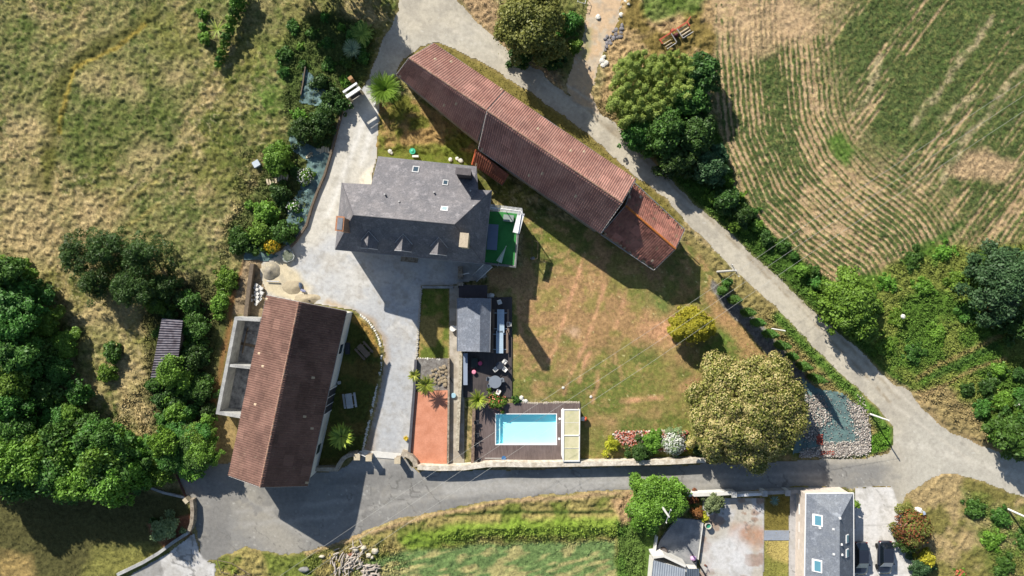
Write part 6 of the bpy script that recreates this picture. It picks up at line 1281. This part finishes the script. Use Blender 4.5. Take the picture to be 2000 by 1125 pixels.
stones(along([(1018,786),(1050,788),(1090,786),(1132,786)],4.5),'border_stone','stone in the low row along the top of the pool deck','stone','stones along the top of the pool deck',.2,mat('deck_rock',C(186,174,158),.9,.3,3),26)
stones([(1013,780),(1018,777),(1022,782),(1027,783)],'border_stone','whitish stone in the cluster beside the small green bush','stone','whitish stones at the corner of the pool deck',.28,WST,27)
# ================================================================ NEIGHBOUR PLOT
e=empty('front_wall',W(1400,968)); tag(e,'long low white wall along the road in front of the neighbour plot','wall')
MB().wall([W2(x,y,1.2) for x,y in [(1345,967),(1400,965),(1430,963)]],.45,0,1.2).build('wall',WALLM,e); MB().wall([W2(x,y,1.0) for x,y in [(1437,968),(1492,965)]],.35,0,1.0).build('gate_panel',WHITEP,e); MB().wall([W2(x,y,1.2) for x,y in [(1496,963),(1540,961),(1575,960)]],.45,0,1.2).build('wall_end',mat('grey_wall',C(170,168,164),.85,.2,2),e)
for x,y,l in ((1434,966,'grey capped pillar at the left of the neighbour white gate'),(1494,964,'grey capped pillar at the right of the neighbour white gate'),(1539,963,'grey capped pillar at the end of the shaded plot')):
    e=empty('gate_pillar',W(x,y)); MB().box(*W2(x,y,1.5),0,1.45,.5,.6).build('shaft',WALLM,e); MB().box(*W2(x,y,1.5),1.453,1.55,.65,.75).build('capstone',CONCM,e); tag(e,l,'pillar')
tag(MB().prism([W2(1493,1036),W2(1541,1036),W2(1541,1055),W2(1492,1055)],-.05,.06).build('stone_slab',mat('blue_grey_paving',C(150,158,170),.85,.15,2)),'blue grey paved strip between the two lawn plots','paving')
e=empty('water_tub',W(1384,1028)); tag(e,'round tub of green water beside the concrete terrace','tub')
x,y,_=W(1384,1028,.8)
m=MB(); n=20; ro,ri,h=.42,.34,.75
vs=[(x+math.cos(2*math.pi*i/n)*q,y+math.sin(2*math.pi*i/n)*q,z_) for q,z_ in ((ro,0),(ro,h),(ri,h),(ri,.3)) for i in range(n)]
m.add(vs,[(k*n+i,k*n+(i+1)%n,(k+1)*n+(i+1)%n,(k+1)*n+i) for k in range(3) for i in range(n)]+[tuple(range(3*n,4*n))]).build('tub',mat('cream_tub',C(210,206,190),.6,.1),e); MB().cyl(x,y,.5,.55,ri-.01,ri-.01,20).build('water',mat('green_water',C(60,150,120),.2,.1,bmp=0),e)
e=empty('dark_basket',W(1298,1077,.42)); tag(e,'dark round basket seat on the concrete terrace','seat'); x,y,_=W(1297,1077,.9); MB().cyl(x,y,.42,.9,.42,.46,14).build('basket',mat('wicker',C(84,76,72),.9,.3,5),e); MB().cyl(x,y,.903,.95,.36,.36,14).build('cushion',mat('grey_cushion',C(120,112,108),.9,.1),e)
tag(MB().tube([W(1293,1084,.6),W(1292,1090,.6)],.1,6).build('white_bag',WP),'small white bag below the dark round basket','bag')
o=MB().lump(0,0,.35,.42,.34,.3,rd,9,5,.1).build('toy_wagon',mat('pink_plastic',C(216,170,214),.5,.05,bmp=0)); o.location=W(1353,1088,.42); tag(o,'pink plastic toy at the edge of the concrete terrace','toy'); 
tag(MB().lump(0,0,.2,.25,.25,.2,rd).build('grey_bag',DGREY),'dark grey bag beside the pink plastic toy','bag').location=W(1358,1097,.42)
tag(MB().lump(0,0,.1,.14,.14,.12,rd).build('flower_pot',BLACK),'tiny black pot in the middle of the concrete terrace','pot').location=W(1324,1094,.42)
tag(MB().tube([W(1376,1103,.1),W(1380,1106,.1)],.12,6).build('watering_can',mat('rust_metal',C(120,80,66),.7,.2)),'small rusty watering can on the courtyard','watering can')
tag(MB().tube([W(1361,1094,.1),W(1370,1110,.08),W(1378,1125,.08)],.06,5).build('drain_pipe',DGREY),'dark drain pipe lying beside the terrace corner','pipe')
m=MB().lump(0,0,.3,.75,.45,.35,rd,9,5,.12); o=m.build('rubbish_sack',WP); o.location=W(1789,996,0); tag(o,'white sack of rubbish beside the rust coloured bush','sack')
tag(MB().lump(0,0,.25,.35,.5,.3,rd).build('rubbish_sack',WP),'long white sheet left of the rust coloured bush','sheet').location=W(1761,998,0)
tag(MB().box(0,0,0,.5,.3,.55).build('yellow_crate',mat('yellow_plastic',C(234,214,70),.5,.05,bmp=0)),'yellow crate beside the white rubbish sack','crate').location=W(1795,999,0)
tag(MB().box(0,0,0,.45,.4,.35,.3).build('blue_crate',mat('pale_blue_crate',C(170,186,206),.5,.05,bmp=0)),'pale blue crate at the right of the yellow crate','crate').location=W(1801,1001,0)
# lower left corner walls
tag(MB().wall([W2(x,y,.8) for x,y in [(375,975),(377,1000),(375,1022),(370,1036)]],.45,-.1,1.0).build('stone_wall',STONE),'short stone wall at the corner beside the rounded grey green bush','wall')
tag(MB().wall([W2(x,y,.3) for x,y in [(368,1040),(340,1058),(310,1080),(280,1098),(230,1122)]],.4,-.1,.5).build('curb_wall',CONCM),'long grey curb between the shaded lawn and the pale lane','curb')
tag(MB().wall([W2(x,y,.3) for x,y in [(268,925),(290,952),(320,963),(360,972)]],.3,-.1,.3).build('curb_wall',CONCM),'curved concrete curb in the shade under the wood','curb')
tag(MB().tube([W(342,920,.25),W(353,948,.25),(W(363,972,.25))],.12,5).build('drain_grate',mat('rust_brown',C(88,58,52),.8,.2)),'dark brown drain channel across the road by the wood','drain')
tag(MB().wall([W2(x,y,.2) for x,y in [(372,978),(365,970)]],.5,0,1.1).build('pillar_stub',CREAM),'small cream pillar at the end of the corner stone wall','pillar')
e=empty('rusty_frame',W(452,1110)); tag(e,'thin metal planter frame round a bright green plant at the bottom edge','frame'); m=MB(); qs=[W(424,1094,.5),W(432,1118,.5),W(470,1125,.5),W(488,1122,.5),(W(452,1100,.5))]
for i in range(5): m.tube([qs[i],qs[(i+1)%5]],.05,4); m.tube([qs[i],(qs[i][0],qs[i][1],0)],.04,4)
m.build('frame',WOODG,e)
tag(MB().lump(0,0,.25,.45,.22,.2,rd).build('pale_boulder',WST),'pale stone in the rough grass near the right edge','stone').location=W(1984,790)
tag(MB().lump(0,0,.2,.3,.3,.2,rd).build('pale_boulder',WST),'small pale stone in the bushes right of the bright round tree','stone').location=W(1762,618,1.2)
